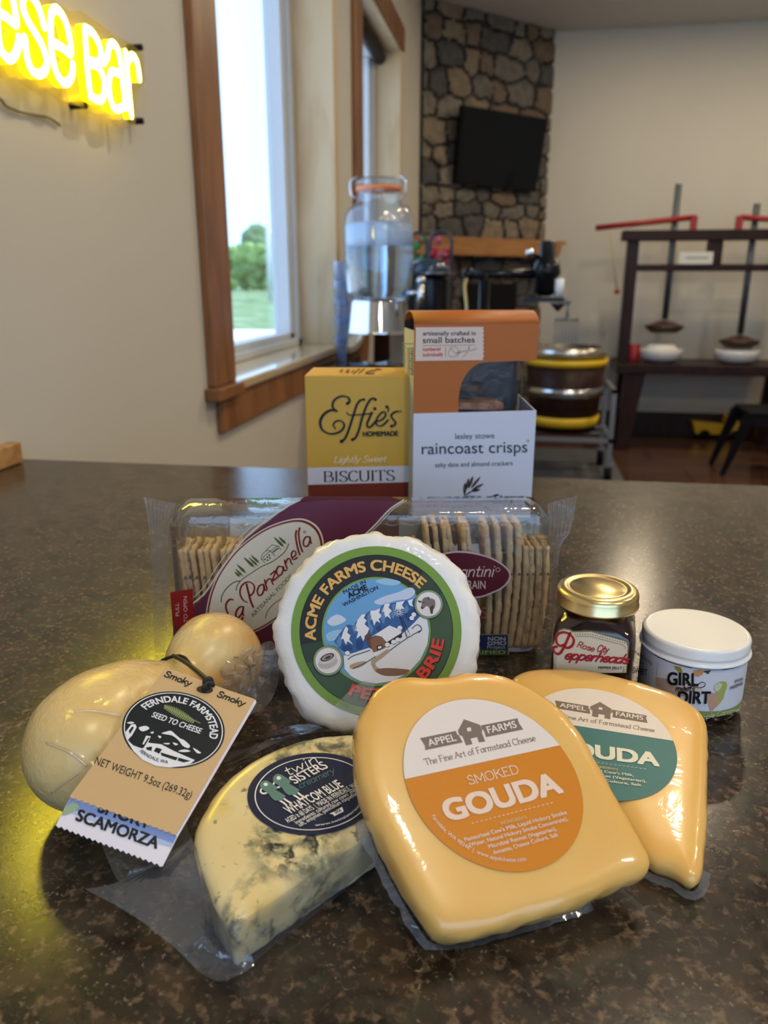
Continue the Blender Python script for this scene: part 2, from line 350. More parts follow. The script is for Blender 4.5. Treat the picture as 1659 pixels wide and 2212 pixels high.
# ================================================================ THE SETTING
XW, YB, ZF, ZC, XR, YF = -.80, 6.95, -1.02, 2.135, 4.6, YF_
m_wall = M('painted_wall', (.60, .565, .485), .75, spec=.25, bump=((60, 60, 60), .12, .002), mix=[((1.2, 1.2, .8), .35, .7, (.57, .535, .46), 3, 0)])
m_ceil = M('ceiling_paint', (.62, .60, .56), .8, spec=.2, bump=((40, 40, 40), .1, .002))
m_pine = M('pale_pine', (.66, .50, .30), .32, spec=.4, bump=((4, 30, 30), .08, .001), mix=[((6, 14, 1.3), .45, .62, (.58, .40, .21), 5, 1.2), ((5, 5, 2.2), .70, .78, (.30, .16, .07), 2, 0)])
m_stain = M('stained_fir', (.30, .135, .055), .35, spec=.4, mix=[((14, 14, 1.2), .42, .62, (.20, .085, .032), 5, 1.5), ((4, 4, 2.0), .72, .78, (.05, .022, .01), 2, 0)])
m_vinyl = M('white_vinyl', (.60, .62, .64), .35, spec=.4)
m_pane = film('window_glass', (.98, .99, .99), 1.0, 0.0, .0)
m_dark = M('dark_stained_wood', (.020, .0085, .006), .4, spec=.22, mix=[((20, 20, 3), .4, .65, (.034, .013, .008), 4, 1)])
m_floor = M('brown_laminate', (.075, .032, .018), .22, spec=.45, mix=[((2.2, 14, 1), .42, .62, (.11, .052, .03), 5, .8), ((9, .7, 1), .62, .64, (.05, .022, .013), 1, 0)])
m_black = M('black_iron', (.006, .0065, .009), .22, spec=.3)
m_blackm = M('black_matte', (.006, .006, .008), .55, spec=.18)
m_steel = M('brushed_steel', (.62, .63, .65), .18, metal=1)

struct('floor', MB().box((XW-.3, YF-.2, ZF-.1), (XR+.2, YB+.2, ZF), m_floor))
struct('ceiling', MB().box((XW-.3, YF-.2, ZC), (XR+.2, YB+.2, ZC+.12), m_ceil))
W1 = (2.055, 3.305, .012, 1.56); W2 = (3.865, 5.015, .012, 1.56)
b = MB(); x0, x1 = XW-.2, XW
for ya, yb in ((YF-.2, W1[0]), (W1[1], W2[0]), (W2[1], YB+.2)): b.box((x0, ya, ZF), (x1, yb, ZC), m_wall)
for w_ in (W1, W2):
    b.box((x0, w_[0], ZF), (x1, w_[1], w_[2]-.03), m_wall); b.box((x0, w_[0], w_[3]), (x1, w_[1], ZC), m_wall)
struct('wall_left', b)
struct('wall_back', MB().box((XW-.2, YB, ZF), (XR+.2, YB+.15, ZC), m_wall))
struct('wall_right', MB().box((XR, YF, ZF), (XR+.15, YB, ZC), m_wall))
b = MB()
for a_, c_ in (((XW-.2, YF-.15, ZF), (-.6, YF, ZC)), ((3.6, YF-.15, ZF), (XR+.2, YF, ZC)), ((-.6, YF-.15, ZF), (3.6, YF, -.85)), ((-.6, YF-.15, 1.85), (3.6, YF, ZC))): b.box(a_, c_, m_wall)
struct('wall_front', b)
t = thing('rear_fill_window', None, None, (1.5, YF, -.85)); t['kind'] = 'structure'  # unseen rear window, added and widened as bluish fill for camera-facing fronts
b = MB()
for x in (-.6, .77, 2.17, 3.54): b.box((x, YF-.12, -.85), (x+.06, YF-.04, 1.85), m_vinyl)
b.box((-.6, YF-.12, -.85), (3.6, YF-.04, -.79), m_vinyl).box((-.6, YF-.12, 1.79), (3.6, YF-.04, 1.85), m_vinyl)
part('window_frame', b, t); part('window_pane', MB().box((-.55, YF-.09, -.8), (3.55, YF-.085, 1.8), m_pane), t)
struct('baseboard_back', MB().box((.16, YB-.02, ZF), (XR, YB, ZF+.205), m_dark), bevel=.006)
struct('baseboard_left', MB().box((XW, YF+.01, ZF), (XW+.02, 6.0, ZF+.205), m_dark), bevel=.006)

def window(name, w_, xg):
    y0, y1, z0, z1 = w_
    t = thing(name, None, None, (XW, y0, z0)); t['kind'] = 'structure'
    xf = XW+.02
    b = MB().box((XW-.19, y1-.006, z0), (xf-.004, y1+.008, z1), m_pine).box((XW-.19, y0-.008, z0), (xf-.004, y0+.006, z1), m_pine).box((XW-.19, y0-.008, z1-.006), (xf-.004, y1+.008, z1+.006), m_pine)
    part('window_jamb', b, t)
    part('window_sill', MB().box((XW-.17, y0-.02, z0-.028), (XW+.034, y1+.05, z0), M('varnished_sill', (.66, .52, .33), .08, spec=.6, coat=.6, mix=[((6, 1.2, 6), .4, .65, (.55, .39, .2), 4, 1)])), t, bevel=.006, label='glossy varnished pine sill')
    cw = .148
    part('casing', MB().box((XW, y0-cw-.012, z0), (xf+.004, y0-.008, z1+.01), m_stain), t, bevel=.004)
    part('casing', MB().box((XW, y1+.008, z0), (xf+.002, y1+.045, z1+.01), m_pine), t, bevel=.004)
    part('head_casing', MB().box((XW, y0-cw-.03, z1+.006), (xf+.012, y1+.06, z1+.13), m_stain), t, bevel=.004)
    part('sill_cap', MB().box((XW, y0-cw-.035, z0-.034), (xf+.024, y0+.0, z0-.001), m_stain), t, bevel=.004)
    part('apron', MB().box((XW, y0-cw+.035, z0-.128), (xf, y1+.06, z0-.03), m_stain), t, bevel=.004)
    fr = MB(); xo = xg-.10
    for ya, yb in ((y0, y0+.045), (y1-.05, y1)): fr.box((xo, ya, z0), (xg, yb, z1), m_vinyl)
    fr.box((xo, y0, z0), (xg, y1, z0+.03), m_vinyl).box((xo, y0, z1-.05), (xg, y1, z1), m_vinyl)
    part('window_frame', fr, t, bevel=.004)
    fr = MB(); xs = xg-.02
    for ya, yb in ((y0+.045, y0+.085), (y1-.10, y1-.05)): fr.box((xo+.01, ya, z0+.03), (xs, yb, z1-.05), m_vinyl)
    fr.box((xo+.01, y0+.045, z0+.03), (xs, y1-.05, z0+.055), m_vinyl)
    sh = part('sash', fr, t, bevel=.003)
    part('window_pane', MB().box((xo+.03, y0+.085, z0+.055), (xo+.035, y1-.1, z1-.05), m_pane), sh)
    return t
window('window_1', W1, -.945); wt = window('window_2', W2, -.936)
b = MB().tube([(-.90, W2[0]+.03, 1.52), (-.90, W2[1]-.03, 1.52)], .034, m_blackm, 16)
top('roller_shade', b, 'black roller shade rolled up under the head of the far window', 'shade', (-.90, W2[0]+.03, 1.49))

# ---------------------------------------------------------------- outside
m_crop = M('crop_leaves', (.13, .22, .075), .7, mix=[((.35, .9, 1), .5, .66, (.30, .38, .24), 5, .6), ((.08, .3, 1), .4, .7, (.10, .20, .055), 4, 0)])  # noise-shaped paler and darker green patches in the leaf colour
struct('ground', MB().box((-90, -20, -1.72), (60, 30, -1.62), M('pale_gravel', (.75, .73, .70), .9, bump=((8, 8, 8), .3, .01))))
def fld(u, v):
    p = V((-150 + 165*u, 30+150*v, -1.6)); return p + V((0, 0, .25*noise.noise(p*1.3) + .1*noise.noise(p*4)))
top('crop_field', MB().grid(fld, 160, 150, m_crop), 'green crop field with pale patches outside the near window', 'field', (-60, 90, -1.6), kind='stuff')
m_leaf = M('tree_leaves', (.10, .20, .045), .7, mix=[((.35, .35, .35), .4, .62, (.26, .42, .10), 5, .4)])
m_leafd = M('dark_tree_leaves', (.06, .14, .05), .7, mix=[((.3, .3, .3), .4, .62, (.13, .25, .09), 5, .4)])
m_bark = M('bark', (.09, .06, .04), .8)
def tree(px, ptop, pw, Y, m, label, seed):
    rnd = random.Random(seed); g = at_y(px, 612, Y); g.z = -1.5; h = at_y(px, ptop, Y).z; rw = (at_y(px+pw, 600, Y)-at_y(px, 600, Y)).length
    t = thing('tree', label, 'tree', g, 'trees across the field'); b = MB()
    for i in range(22):
        a = rnd.random()*6.283; q = rnd.random()**.6*rw*.6; zz = g.z + (h-g.z)*(.08+.72*rnd.random()*(1-.5*q/rw)); rr = rw*(.42+.2*rnd.random())
        o = len(b.v); b.ball((g.x+q*math.cos(a), g.y+q*math.sin(a), zz), rr, m, 14, (1, 1, .85))
        c = V((g.x+q*math.cos(a), g.y+q*math.sin(a), zz))
        for j in range(o, len(b.v)): d = b.v[j]-c; b.v[j] = c + d*(1+.35*noise.noise(b.v[j]*.55)+.2*noise.noise(b.v[j]*1.6))
    zm = max(v.z for v in b.v); k = (h-g.z)/(zm-g.z)
    for v in b.v: v.z = max(g.z+.2, g.z+(v.z-g.z)*k)
    part('crown', b, t); part('trunk', MB().tube([g, g+V((0, 0, (h-g.z)*.5))], [rw*.08, rw*.05], m_bark, 8), t)
for a_ in ((552, 482, 40, 150, m_leafd, 'tall round dark tree rising above the hedge trees across the field', 3), (596, 500, 30, 158, m_leafd, 'dark tree just right of the tallest one, behind the white pole', 4),
           (500, 528, 26, 140, m_leaf, 'light green bushy tree at the left edge of the near window view', 5), (532, 522, 26, 134, m_leaf, 'light green bushy tree in front of the tallest dark tree', 6),
           (565, 525, 26, 130, m_leaf, 'light green bushy tree left of the white pole', 7), (600, 528, 30, 128, m_leaf, 'light green bushy tree right of the white pole', 8)):
    tree(*a_)
g = at_y(583, 614, 70); g.z = -1.6; h = at_y(583, 488, 70)
top('utility_pole', MB().tube([g, V((g.x, g.y, h.z))], .22, M('white_pole', (.6, .6, .58), .6), 12), 'white utility pole in front of the trees across the field', 'pole', g)

# ---------------------------------------------------------------- fireplace
FA = V((-.80, 6.02, 0)); FT = V((.704, .710, 0)); FN = V((.710, -.704, 0)); FW = 1.31
rnd = random.Random(11); seeds = []; zz = ZF
while zz < ZC+.2:
    hh = rnd.uniform(.10, .2); xx = -.1
    while xx < FW+.15:
        ww = rnd.uniform(.12, .33); seeds.append((xx+ww/2, zz+hh/2+rnd.uniform(-.03, .03), ww, hh, rnd.randrange(5))); xx += ww
    zz += hh*.93
stone = [M('stone_%s' % n, c_, .8, bump=((25, 25, 25), .5, .01), mix=[((18, 18, 18), .4, .7, tuple(q*.6 for q in c_), 4, .3)]) for n, c_ in (('grey', (.15, .135, .115)), ('tan', (.23, .18, .12)), ('brown', (.16, .115, .08)), ('dark', (.085, .08, .075)), ('buff', (.21, .18, .135)))]
mort = M('dark_mortar', (.028, .026, .025), .95)
nu, nv = 96, 220; gv = []; own = []
for j in range(nv+1):
    for i in range(nu+1):
        u, z = FW*i/nu, ZF+(ZC-ZF)*j/nv; wob = .03*noise.noise(V((u*9, z*9, 3)))
        ds = sorted(((((abs(u+wob-s_[0])/(s_[2]*.5))**2.6+(abs(z+wob*.7-s_[1])/(s_[3]*.5))**2.6)**(1/2.6), k) for k, s_ in enumerate(seeds) if abs(z-s_[1]) < .45 and abs(u-s_[0]) < .5))[:2]
        e = ds[1][0]-ds[0][0]; h = min(1, max(0, (e-.06)/.35)); own.append((seeds[ds[0][1]][4] if e > .15 else 5))
        rel = (.034*h**.5 + .01*noise.noise(V((u*20, z*20, 0))))*min(1, (FW-u)/.03+.4)
        gv.append(FA + FT*(u+(.02*(h-.5) if i == nu else 0)) + V((0, 0, z)) + FN*rel)
b = MB()
for k in range(6):
    fs = [(j*(nu+1)+i, j*(nu+1)+i+1, (j+1)*(nu+1)+i+1, (j+1)*(nu+1)+i) for j in range(nv) for i in range(nu) if own[j*(nu+1)+i] == k]
    ids = sorted({q for f in fs for q in f}); mp = {q: n for n, q in enumerate(ids)}
    b.add([gv[q] for q in ids], [tuple(mp[q] for q in f) for f in fs], (stone+[mort])[k], True)
b.prism([FA-FN*.01+V((0, 0, ZF)), FA-FN*.01+FT*FW+V((0, 0, ZF)), V((.12, 6.95, ZF)), V((-.8, 6.95, ZF))], (0, 0, ZC-ZF), mort)
t = thing('fireplace', 'corner fireplace chimney of irregular grey and tan fieldstone', 'fireplace', FA+FT*.6+V((0, 0, ZF)))
part('chimney_stone', b, t)
def fpl(x, y, o): return at_pl(x, y, FA+FN*o, FN)
q = [fpl(1000, 640, .05), fpl(1112, 640, .05)]
fb = MB(); ua, ub = (q[0]-FA).dot(FT), (q[1]-FA).dot(FT); za, zb = ZF+.45, fpl(1050, 612, .05).z
fb.prism([FA+FT*ua+FN*.042+V((0, 0, za)), FA+FT*ub+FN*.042+V((0, 0, za)), FA+FT*ub+FN*.042+V((0, 0, zb)), FA+FT*ua+FN*.042+V((0, 0, zb))], FN*.02, m_blackm)
part('firebox', fb, t, label='black firebox opening')
ml, mr = fpl(893, 512, .22), fpl(1222, 521, .22); zt = mr.z; zb = fpl(1180, 556, .22).z
ul, ur = (ml-FA).dot(FT), (mr-FA).dot(FT); pr = [(ul, zt), (ul, zb)] + [(ur-.06*(1-math.sin(k*R(15)))-.05, zb+(zt-zb)*.75*(1-math.cos(k*R(15)))) for k in range(7)] + [(ur, zb+(zt-zb)*.8), (ur, zt)]
top('mantel_beam', MB().prism([FA+FT*u+V((0, 0, z))+FN*.03 for u, z in pr], FN*.2, M('honey_beam', (.40, .19, .065), .45, mix=[((3, 3, 18), .4, .65, (.27, .115, .035), 4, 1)])), 'thick honey-brown wooden mantel beam across the stone chimney', 'mantel', FA+FT*.5+FN*.1+V((0, 0, zb)), bevel=.008)
c4 = [fpl(1000, 226, .17), fpl(1185, 257, .17), fpl(1158, 415, .09), fpl(985, 397, .09)]
t = thing('television', 'black flat television tilted forward on the stone chimney', 'television', sum(c4, V())/4)
n_ = (c4[1]-c4[0]).cross(c4[2]-c4[0]).normalized(); n_ = n_ if n_.dot(FN) > 0 else -n_
tvc = part('cabinet', MB().prism(c4, -n_*.045, m_blackm), t, bevel=.006)
cc = sum(c4, V())/4; part('screen', MB().prism([cc+(p-cc)*.96+n_*.001 for p in c4], n_*.002, M('tv_screen', (.004, .006, .010), .10, spec=.3)), tvc, label='glossy dark screen')
part('wall_bracket', MB().obox(cc-n_*.04-FN*.02, FT, FN, (0, 0, 1), .1, .03, .08, m_blackm), t)

# ---------------------------------------------------------------- ceiling lamps
for i, (x, y) in enumerate(((.55, -.5), (.55, 1.6), (2.3, -.5), (2.3, 1.6), (.9, 3.7), (2.6, 3.7), (2.3, 5.7), (.9, 5.6))):
    t = thing('ceiling_light', 'round recessed ceiling light in the white ceiling', 'ceiling light', (x, y, ZC), 'recessed ceiling lights')
    part('trim_ring', MB().lathe([(.105, 0), (.105, -.008), (.075, -.01), (.07, 0)], (x, y, ZC), m_vinyl, 32, cap0=False, cap1=False), t)
    part('diffuser', MB().lathe([(.072, 0), (.072, -.003)], (x, y, ZC), M('lamp_diffuser', (.9, .9, .9), .5, emit=LAMP_COL, es=20), 32), t)
    ld = bpy.data.lights.new('ceiling_lamp', 'AREA'); ld.shape = 'DISK'; ld.size = .14; ld.energy = LAMP_W; ld.color = LAMP_COL
    lo = bpy.data.objects.new('ceiling_lamp', ld); COL.objects.link(lo); lo.location = (x, y, ZC-.012)

# ================================================================ THE COUNTER
m_count = M('brown_granite_laminate', (.040, .031, .023), .18, spec=.55, bump=((900, 900, 900), .10, .0005),
            mix=[((30, 30, 30), .42, .60, (.013, .009, .007), 5, 1.0), ((52, 52, 52), .50, .70, (.056, .033, .020), 6, .4), ((210, 210, 210), .53, .68, (.135, .092, .06), 7, .3), ((340, 340, 340), .60, .70, (.28, .22, .155), 6, .3, ((50, 50, 50), .42, .6)), ((45, 45, 45), .56, .70, (.040, .042, .027), 5, .5)])
ct = [V((XW, -.55, -.035)), V((1.9, -.55, -.035)), V((1.9, 1.178, -.035)), V((XW, 1.109, -.035))]
top('countertop', MB().prism(ct, (0, 0, .035), m_count), 'speckled dark brown laminate countertop carrying the cheeses', 'countertop', (.5, .3, -.035), bevel=.004)
top('counter_base', MB().box((XW+.005, -.45, ZF), (1.8, .95, -.036), m_dark), 'dark wooden base under the speckled countertop', 'counter', (.5, .3, ZF))
top('backsplash_strip', MB().box((XW+.001, -.5, .0005), (XW+.024, 1.083, .034), M('honey_strip', (.5, .27, .10), .4, mix=[((4, 30, 30), .4, .65, (.36, .18, .06), 4, 1)])), 'honey wooden strip on the countertop against the left wall', 'trim', (XW+.012, .3, 0), bevel=.003)

# ================================================================ NEON SIGN
m_hot = M('neon_core', (1, .9, .2), .5, emit=(1.0, .83, .055), es=NEON_HOT)
m_side = M('neon_jacket', (1, .75, .02), .4, emit=(1.0, .77, .0), es=NEON_SIDE)
NX = XW+.05
LET = {'C': [[(-960, -960), (-1060, -1120), (-1200, -1120), (-1290, -900), (-1290, -520), (-1220, -250), (-1080, -180), (-960, -260)]],
 'h': [[(-850, -900), (-800, 130)], [(-815, -160), (-750, -260), (-680, -200), (-650, -60), (-640, 190)]],
 'e0': [[(-500, -120), (-400, -60), (-320, 0), (-330, -150), (-370, -280), (-440, -350), (-500, -320), (-520, -200), (-515, 30), (-490, 210), (-430, 310), (-370, 330), (-320, 260), (-300, 170)]],
 'e1': [[(-30, 120), (60, 170), (165, 245), (150, 90), (115, -60), (60, -130), (0, -110), (-30, 0), (-30, 200), (-12, 420), (28, 540), (95, 605), (155, 560), (190, 450), (195, 390)]],
 's': [[(450, 270), (420, 150), (370, 30), (300, -60), (245, -40), (232, 60), (270, 180), (350, 320), (430, 460), (478, 620), (460, 720), (400, 758), (330, 720), (280, 600), (255, 390)]],
 'e2': [[(530, 430), (640, 490), (725, 545), (705, 350), (660, 200), (590, 100), (538, 112), (518, 200), (520, 400), (540, 600), (582, 750), (650, 845), (710, 825), (742, 740), (745, 660)]],
 'B': [[(872, 290), (880, 500), (900, 760), (928, 985)], [(872, 290), (945, 335), (1008, 440), (1035, 560), (1005, 640), (930, 625), (885, 600)], [(935, 655), (1010, 690), (1060, 800), (1070, 930), (1040, 1020), (985, 1015), (928, 985)]],
 'a': [[(1062, 640), (1100, 570), (1118, 475), (1160, 447), (1212, 530), (1245, 720), (1262, 900), (1285, 1100)], [(1250, 770), (1150, 732), (1118, 820), (1122, 960), (1152, 1075), (1200, 1118), (1265, 1090)]],
 'r': [[(1285, 540), (1310, 800), (1328, 1000), (1345, 1180)], [(1300, 650), (1345, 572), (1390, 610), (1415, 700), (1428, 805)]]}
npx = lambda x, y: at_x(x/4.74, y/4.74, NX)
ax = V((1, 0, 0))
t = thing('neon_sign', 'glowing yellow neon lettering sign hung on the left wall', 'neon sign', (XW, 1.35, .6))
def neon_stroke(bm_, pts, wd):
    P = [npx(*p) for p in ([(q.x, q.y) for q in spline([(*p, 0) for p in pts], 5)])]; n = len(P); rs = []
    for i in range(n):
        d = (P[min(i+1, n-1)]-P[max(i-1, 0)]).normalized(); s_ = d.cross(ax).normalized()*wd/2
        rs.append((P[i]-s_, P[i]+s_))
    dx = ax*-.014
    vs = [q for a, c in rs for q in (a, c, c+dx, a+dx)]
    bm_.add(vs, [(4*i, 4*i+1, 4*i+5, 4*i+4) for i in range(n-1)], m_hot)
    bm_.add(vs, [(4*i+k, 4*i+(k+1) % 4, 4*i+4+(k+1) % 4, 4*i+4+k) for i in range(n-1) for k in (1, 2, 3)] + [(0, 1, 2, 3), (4*n-4, 4*n-3, 4*n-2, 4*n-1)], m_side)
    for p in (P[0], P[-1]):
        c = [p + (V((0, math.cos(k*R(30)), math.sin(k*R(30))))*wd/2) for k in range(12)]
        bm_.add(c, [tuple(range(12))], m_hot); bm_.rings([c, [q+dx for q in c]], m_side, True, False, False)
for k, sts in LET.items():
    b = MB()
    for st in sts: neon_stroke(b, st, .0122)
    part('letter_tube', b, t)
ol = [(-1400, -1250), (-750, -1050), (-300, -480), (200, -220), (480, -20), (700, 120), (800, 100), (930, 190), (1170, 370), (1330, 450), (1450, 560), (1465, 820), (1400, 950), (1365, 1290), (1200, 1300), (1040, 1180), (870, 1150), (800, 1085), (600, 1035), (440, 905), (330, 930), (130, 790), (-20, 800), (-300, 520), (-700, 420), (-1350, 60)]
part('backing_sheet', MB().prism([at_x(x/4.74, y/4.74, XW+.026) for x, y in ol], ax*.004, film('neon_acrylic', (1, .97, .80), 1.0, .02, .05, .10, (1, .85, .2))), t, label='clear acrylic backing sheet')
for y_, z_ in ((290, 103), (292, 262), (168, 228)):
    p = at_x(y_, z_, XW+.014); part('standoff', MB().tube([p-ax*.0135, p+ax*.0165], .006, m_blackm, 12), t)
p = [at_x(x, y, XW+.006) for x, y in ((-60, 170), (0, 214), (12, 228), (40, 240), (75, 248), (105, 254), (130, 271))]
part('power_cord', MB().tube(spline(p, 5), .0022, M('clear_grey_cord', (.2, .19, .16), .4), 6), t)

# ================================================================ SIDE CABINET AND WHAT STANDS ON IT
CX0, CX1, CY0, CY1, CZ = XW+.026, -.02, 2.83, 4.35, -.037
t = thing('side_cabinet', 'brown wooden side cabinet against the left wall under the windows', 'cabinet', (-.4, 3.5, ZF))
part('body', MB().box((CX0, CY0+.03, ZF), (CX1-.03, CY1-.03, CZ-.031), m_stain), t)
for k in range(3): part('door', MB().box((CX1-.028, CY0+.06+k*.48, ZF+.12), (CX1-.012, CY0+.5+k*.48, CZ-.06), m_stain), t, bevel=.004)
top('side_worktop', MB().box((CX0, CY0, CZ-.03), (CX1, CY1, CZ), M('black_worktop', (.02, .02, .022), .12, spec=.5)), 'glossy black worktop on the side cabinet', 'worktop', (-.4, 3.5, CZ-.03), bevel=.004)
# drink dispenser
DY = 3.03; dc = at_y(818, 560, DY); dc.z = CZ; dr = (at_y(893, 560, DY)-at_y(745, 560, DY)).length/2
zp = lambda y: at_y(818, y, DY).z
m_gl = film('dispenser_glass', (.90, .95, 1.0), 1.5, .05, .03, .04, (.5, .7, 1))
t = thing('drink_dispenser', 'tall glass drink dispenser jar half full on a steel stand by the window', 'drink dispenser', dc)
z0, z1, z2, z3 = zp(645), zp(470), zp(440), zp(412)
part('jar', MB().lathe([(dr*.85, z0), (dr*.94, z0+.008), (dr*.97, z0+.05), (dr, (z0+z1)/2), (dr, z1-.03), (dr*.97, z1+.005), (dr*.84, z2-.012), (dr*.64, z2), (dr*.60, z2+.012), (dr*.60, z3)], (dc.x, dc.y, 0), m_gl, 56, cap1=False), t)
zw = zp(533); part('water', MB().lathe([(dr*.82, z0+.006), (dr*.93, z0+.03), (dr*.965, zw-.01), (dr*.965, zw)], (dc.x, dc.y, 0), M('iced_water', (.62, .78, .95), .02, trans=1, ior=1.33), 56), t)
part('ice', MB().lathe([(dr*.94, zw+.001), (dr*.955, zw+.03), (dr*.955, zp(490)), (dr*.8, zp(482))], (dc.x, dc.y, 0), film('cloudy_ice', (.85, .92, 1), .6, .05, .25, .45, (.62, .74, .92), (9, .6)), 40), t, label='cloudy ice and condensation')
lidp = part('lid', MB().lathe([(dr*.63, z3+.015), (dr*.66, z3+.02), (dr*.66, z3+.03), (dr*.5, z3+.042), (.001, z3+.046)], (dc.x, dc.y, 0), m_gl, 40), t)
part('gasket', MB().lathe([(dr*.60, z3-.002), (dr*.635, z3), (dr*.635, z3+.012), (dr*.60, z3+.014)], (dc.x, dc.y, 0), M('orange_rubber', (.75, .22, .08), .5), 40), lidp, label='orange rubber gasket')
for s_ in (-1, 1):
    b = MB(); b.tube(spline([dc+V((s_*dr*.6, 0, z2-CZ+.02)), dc+V((s_*dr*.75, -.01, z3-CZ-.015)), dc+V((s_*dr*.78, -.01, z3-CZ+.03)), dc+V((s_*dr*.6, 0, z3-CZ+.05))], 5), .004, m_steel, 8); part('wire_bail', b, t)
tp = dc + V((dr*.93, -.05, zp(632)-CZ)); b = MB().tube([tp-V((.02, 0, 0)), tp+V((.055, -.03, 0))], .011, m_steel, 12).tube([tp+V((.05, -.027, .028)), tp+V((.05, -.027, -.05))], .013, m_steel, 12).ball(tp+V((.05, -.027, .045)), .018, m_steel)
part('spigot', b, t, label='chrome spigot')
zs = z0-.001
part('stand', MB().lathe([(dr*.98, CZ), (dr*1.0, CZ+.012), (dr*.93, CZ+(zs-CZ)*.48), (dr*.945, CZ+(zs-CZ)*.5), (dr*.925, CZ+(zs-CZ)*.52), (dr*.83, zs-.01), (dr*.80, zs), (dr*.5, zs)], (dc.x, dc.y, 0), M('mirror_steel', (.75, .76, .78), .07, metal=1), 64), t, label='flared polished steel stand')
m_cup = film('clear_cup', (.86, .92, 1), 1.2, .05, .05, .18, (.55, .7, 1))
gp = at_y(741, 700, 3.08); gz = CZ
t = thing('stack_of_cups', 'tall stack of clear cups between the window jamb and the drink dispenser', 'cups', (gp.x, 3.08, gz))
for k in range(5):
    a_ = gz+k*.072; part('cup', MB().lathe([(.024, a_), (.033, a_+.095), (.035, a_+.098), (.031, a_+.095), (.022, a_+.004)], (gp.x-.005, 3.08, 0), m_cup, 24), t)
# black machines on the worktop
MY = 3.5; mp_ = lambda x, y: at_y(x, y, MY)
t = thing('coffee_urn', 'black domed urn with a bright round lid right of the dispenser', 'urn', V((mp_(925, 600).x, MY, CZ)))
c = mp_(925, 590); r_ = .095
part('body', MB().lathe([(r_*.9, CZ), (r_, CZ+.02), (r_, c.z-.03), (r_*.97, c.z-.01)], (c.x, MY, 0), m_black, 40), t)
part('lid', MB().lathe([(r_*1.02, c.z-.009), (r_*.95, c.z+.03), (r_*.6, c.z+.055), (.002, c.z+.062)], (c.x, MY, 0), M('blue_black_enamel', (.03, .05, .08), .12, spec=.6), 40), t)
part('tray', MB().lathe([(.03, c.z-.008), (.075, c.z-.004), (.078, c.z), (.03, c.z-.004)], (c.x+.05, MY-.09, 0), m_steel, 32), t, label='round steel tray')
part('tap', MB().tube([V((c.x-.03, MY-r_+.004, CZ+.07)), V((c.x-.03, MY-r_-.05, CZ+.07)), V((c.x-.03, MY-r_-.05, CZ+.03))], .011, m_steel, 10), t)
t = thing('grinder', 'black cast iron machine with a long horizontal arm and upright cylinder', 'machine', V((mp_(1035, 600).x, MY, CZ)))
a_, e_ = mp_(1012, 592), mp_(1172, 592); hx = mp_(1182, 560).x
part('column', MB().lathe([(.06, CZ), (.058, CZ+.02), (.025, CZ+.03), (.022, a_.z)], (a_.x+.07, MY, 0), m_black, 24), t)
part('arm', MB().tube([a_, a_.lerp(e_, .3), e_], [.02, .018, .022], m_black, 16).ball(a_, .028, m_black), t)
part('cylinder', MB().lathe([(.02, mp_(1182, 640).z), (.05, mp_(1182, 632).z), (.05, mp_(1182, 600).z), (.062, mp_(1182, 590).z), (.05, mp_(1182, 565).z), (.034, mp_(1182, 560).z), (.034, mp_(1182, 524).z), (.026, mp_(1182, 520).z)], (hx, MY, 0), m_black, 32), t)
part('knob', MB().ball(mp_(1146, 546)-V((0, .03, 0)), .02, M('chrome', (.8, .82, .85), .06, metal=1)).tube([mp_(1146, 546)-V((0, .03, 0)), mp_(1172, 560)], .008, m_black, 8), t, label='bright round knob')
b = MB().box((hx-.09, MY-.06, mp_(1180, 652).z), (hx+.08, MY+.06, mp_(1180, 642).z), m_black); p = mp_(1205, 655)
b.lathe([(.005, mp_(1205, 672).z), (.035, p.z)], (p.x, MY-.02, 0), m_black, 20)
part('ledge', b, t)
part('crank_handle', MB().tube(spline([a_+V((0, 0, 0)), a_+V((-.012, -.04, -.05)), a_+V((.0, -.06, -.14)), a_+V((-.005, -.06, -.22))], 5), .008, M('brass_wire', (.5, .4, .2), .3, metal=1), 8), t, label='thin brass handle')
zt = mp_(1205, 641).z+.001; xq = mp_(1213, 620).x
top('white_cup', MB().lathe([(.017, zt), (.021, zt+.03), (.021, mp_(1213, 602).z), (.018, mp_(1213, 602).z), (.015, zt+.006)], (xq-.012, MY-.02, 0), M('bluish_white', (.75, .82, .9), .2), 24), 'small white cup standing on the black machine ledge', 'cup', (xq-.012, MY-.02, zt))
t = thing('arched_frame', 'dark arched frame with red flowers right of the dispenser, before the mantel', 'ornament', V((at_y(955, 560, 4.15).x, 4.15, CZ)))
def arch(x0, x1, ytop, Y, n=12):
    a, c = at_y(x0, 560, Y), at_y(x1, 560, Y); zt_ = at_y(x0, ytop, Y).z; w2 = (c.x-a.x)/2; P = [V((a.x, Y, CZ))]
    return P + [V(((a.x+c.x)/2-math.cos(R(180*k/n))*w2, Y, zt_-w2+math.sin(R(180*k/n))*w2)) for k in range(n+1)] + [V((c.x, Y, CZ))]
def arch_thing(t, x0, x1, yt, Y, cols, seed):
    P = arch(x0, x1, yt, Y); part('hoop', MB().tube(P, .009, M('dark_violet_metal', (.045, .04, .06), .4), 10), t)
    rn = random.Random(seed); b = MB(); zt_ = max(p.z for p in P)
    for k in range(26):
        b.ball((P[0].x+.02+(P[-1].x-P[0].x-.04)*rn.random(), Y+.01*rn.random(), zt_-.03-.26*rn.random()), rn.uniform(.014, .024), cols[rn.randrange(len(cols))], 8)
    part('flower_cluster', b, t); part('base', MB().box((P[0].x-.01, Y-.04, CZ), (P[-1].x+.01, Y+.04, CZ+.012), m_blackm), t)
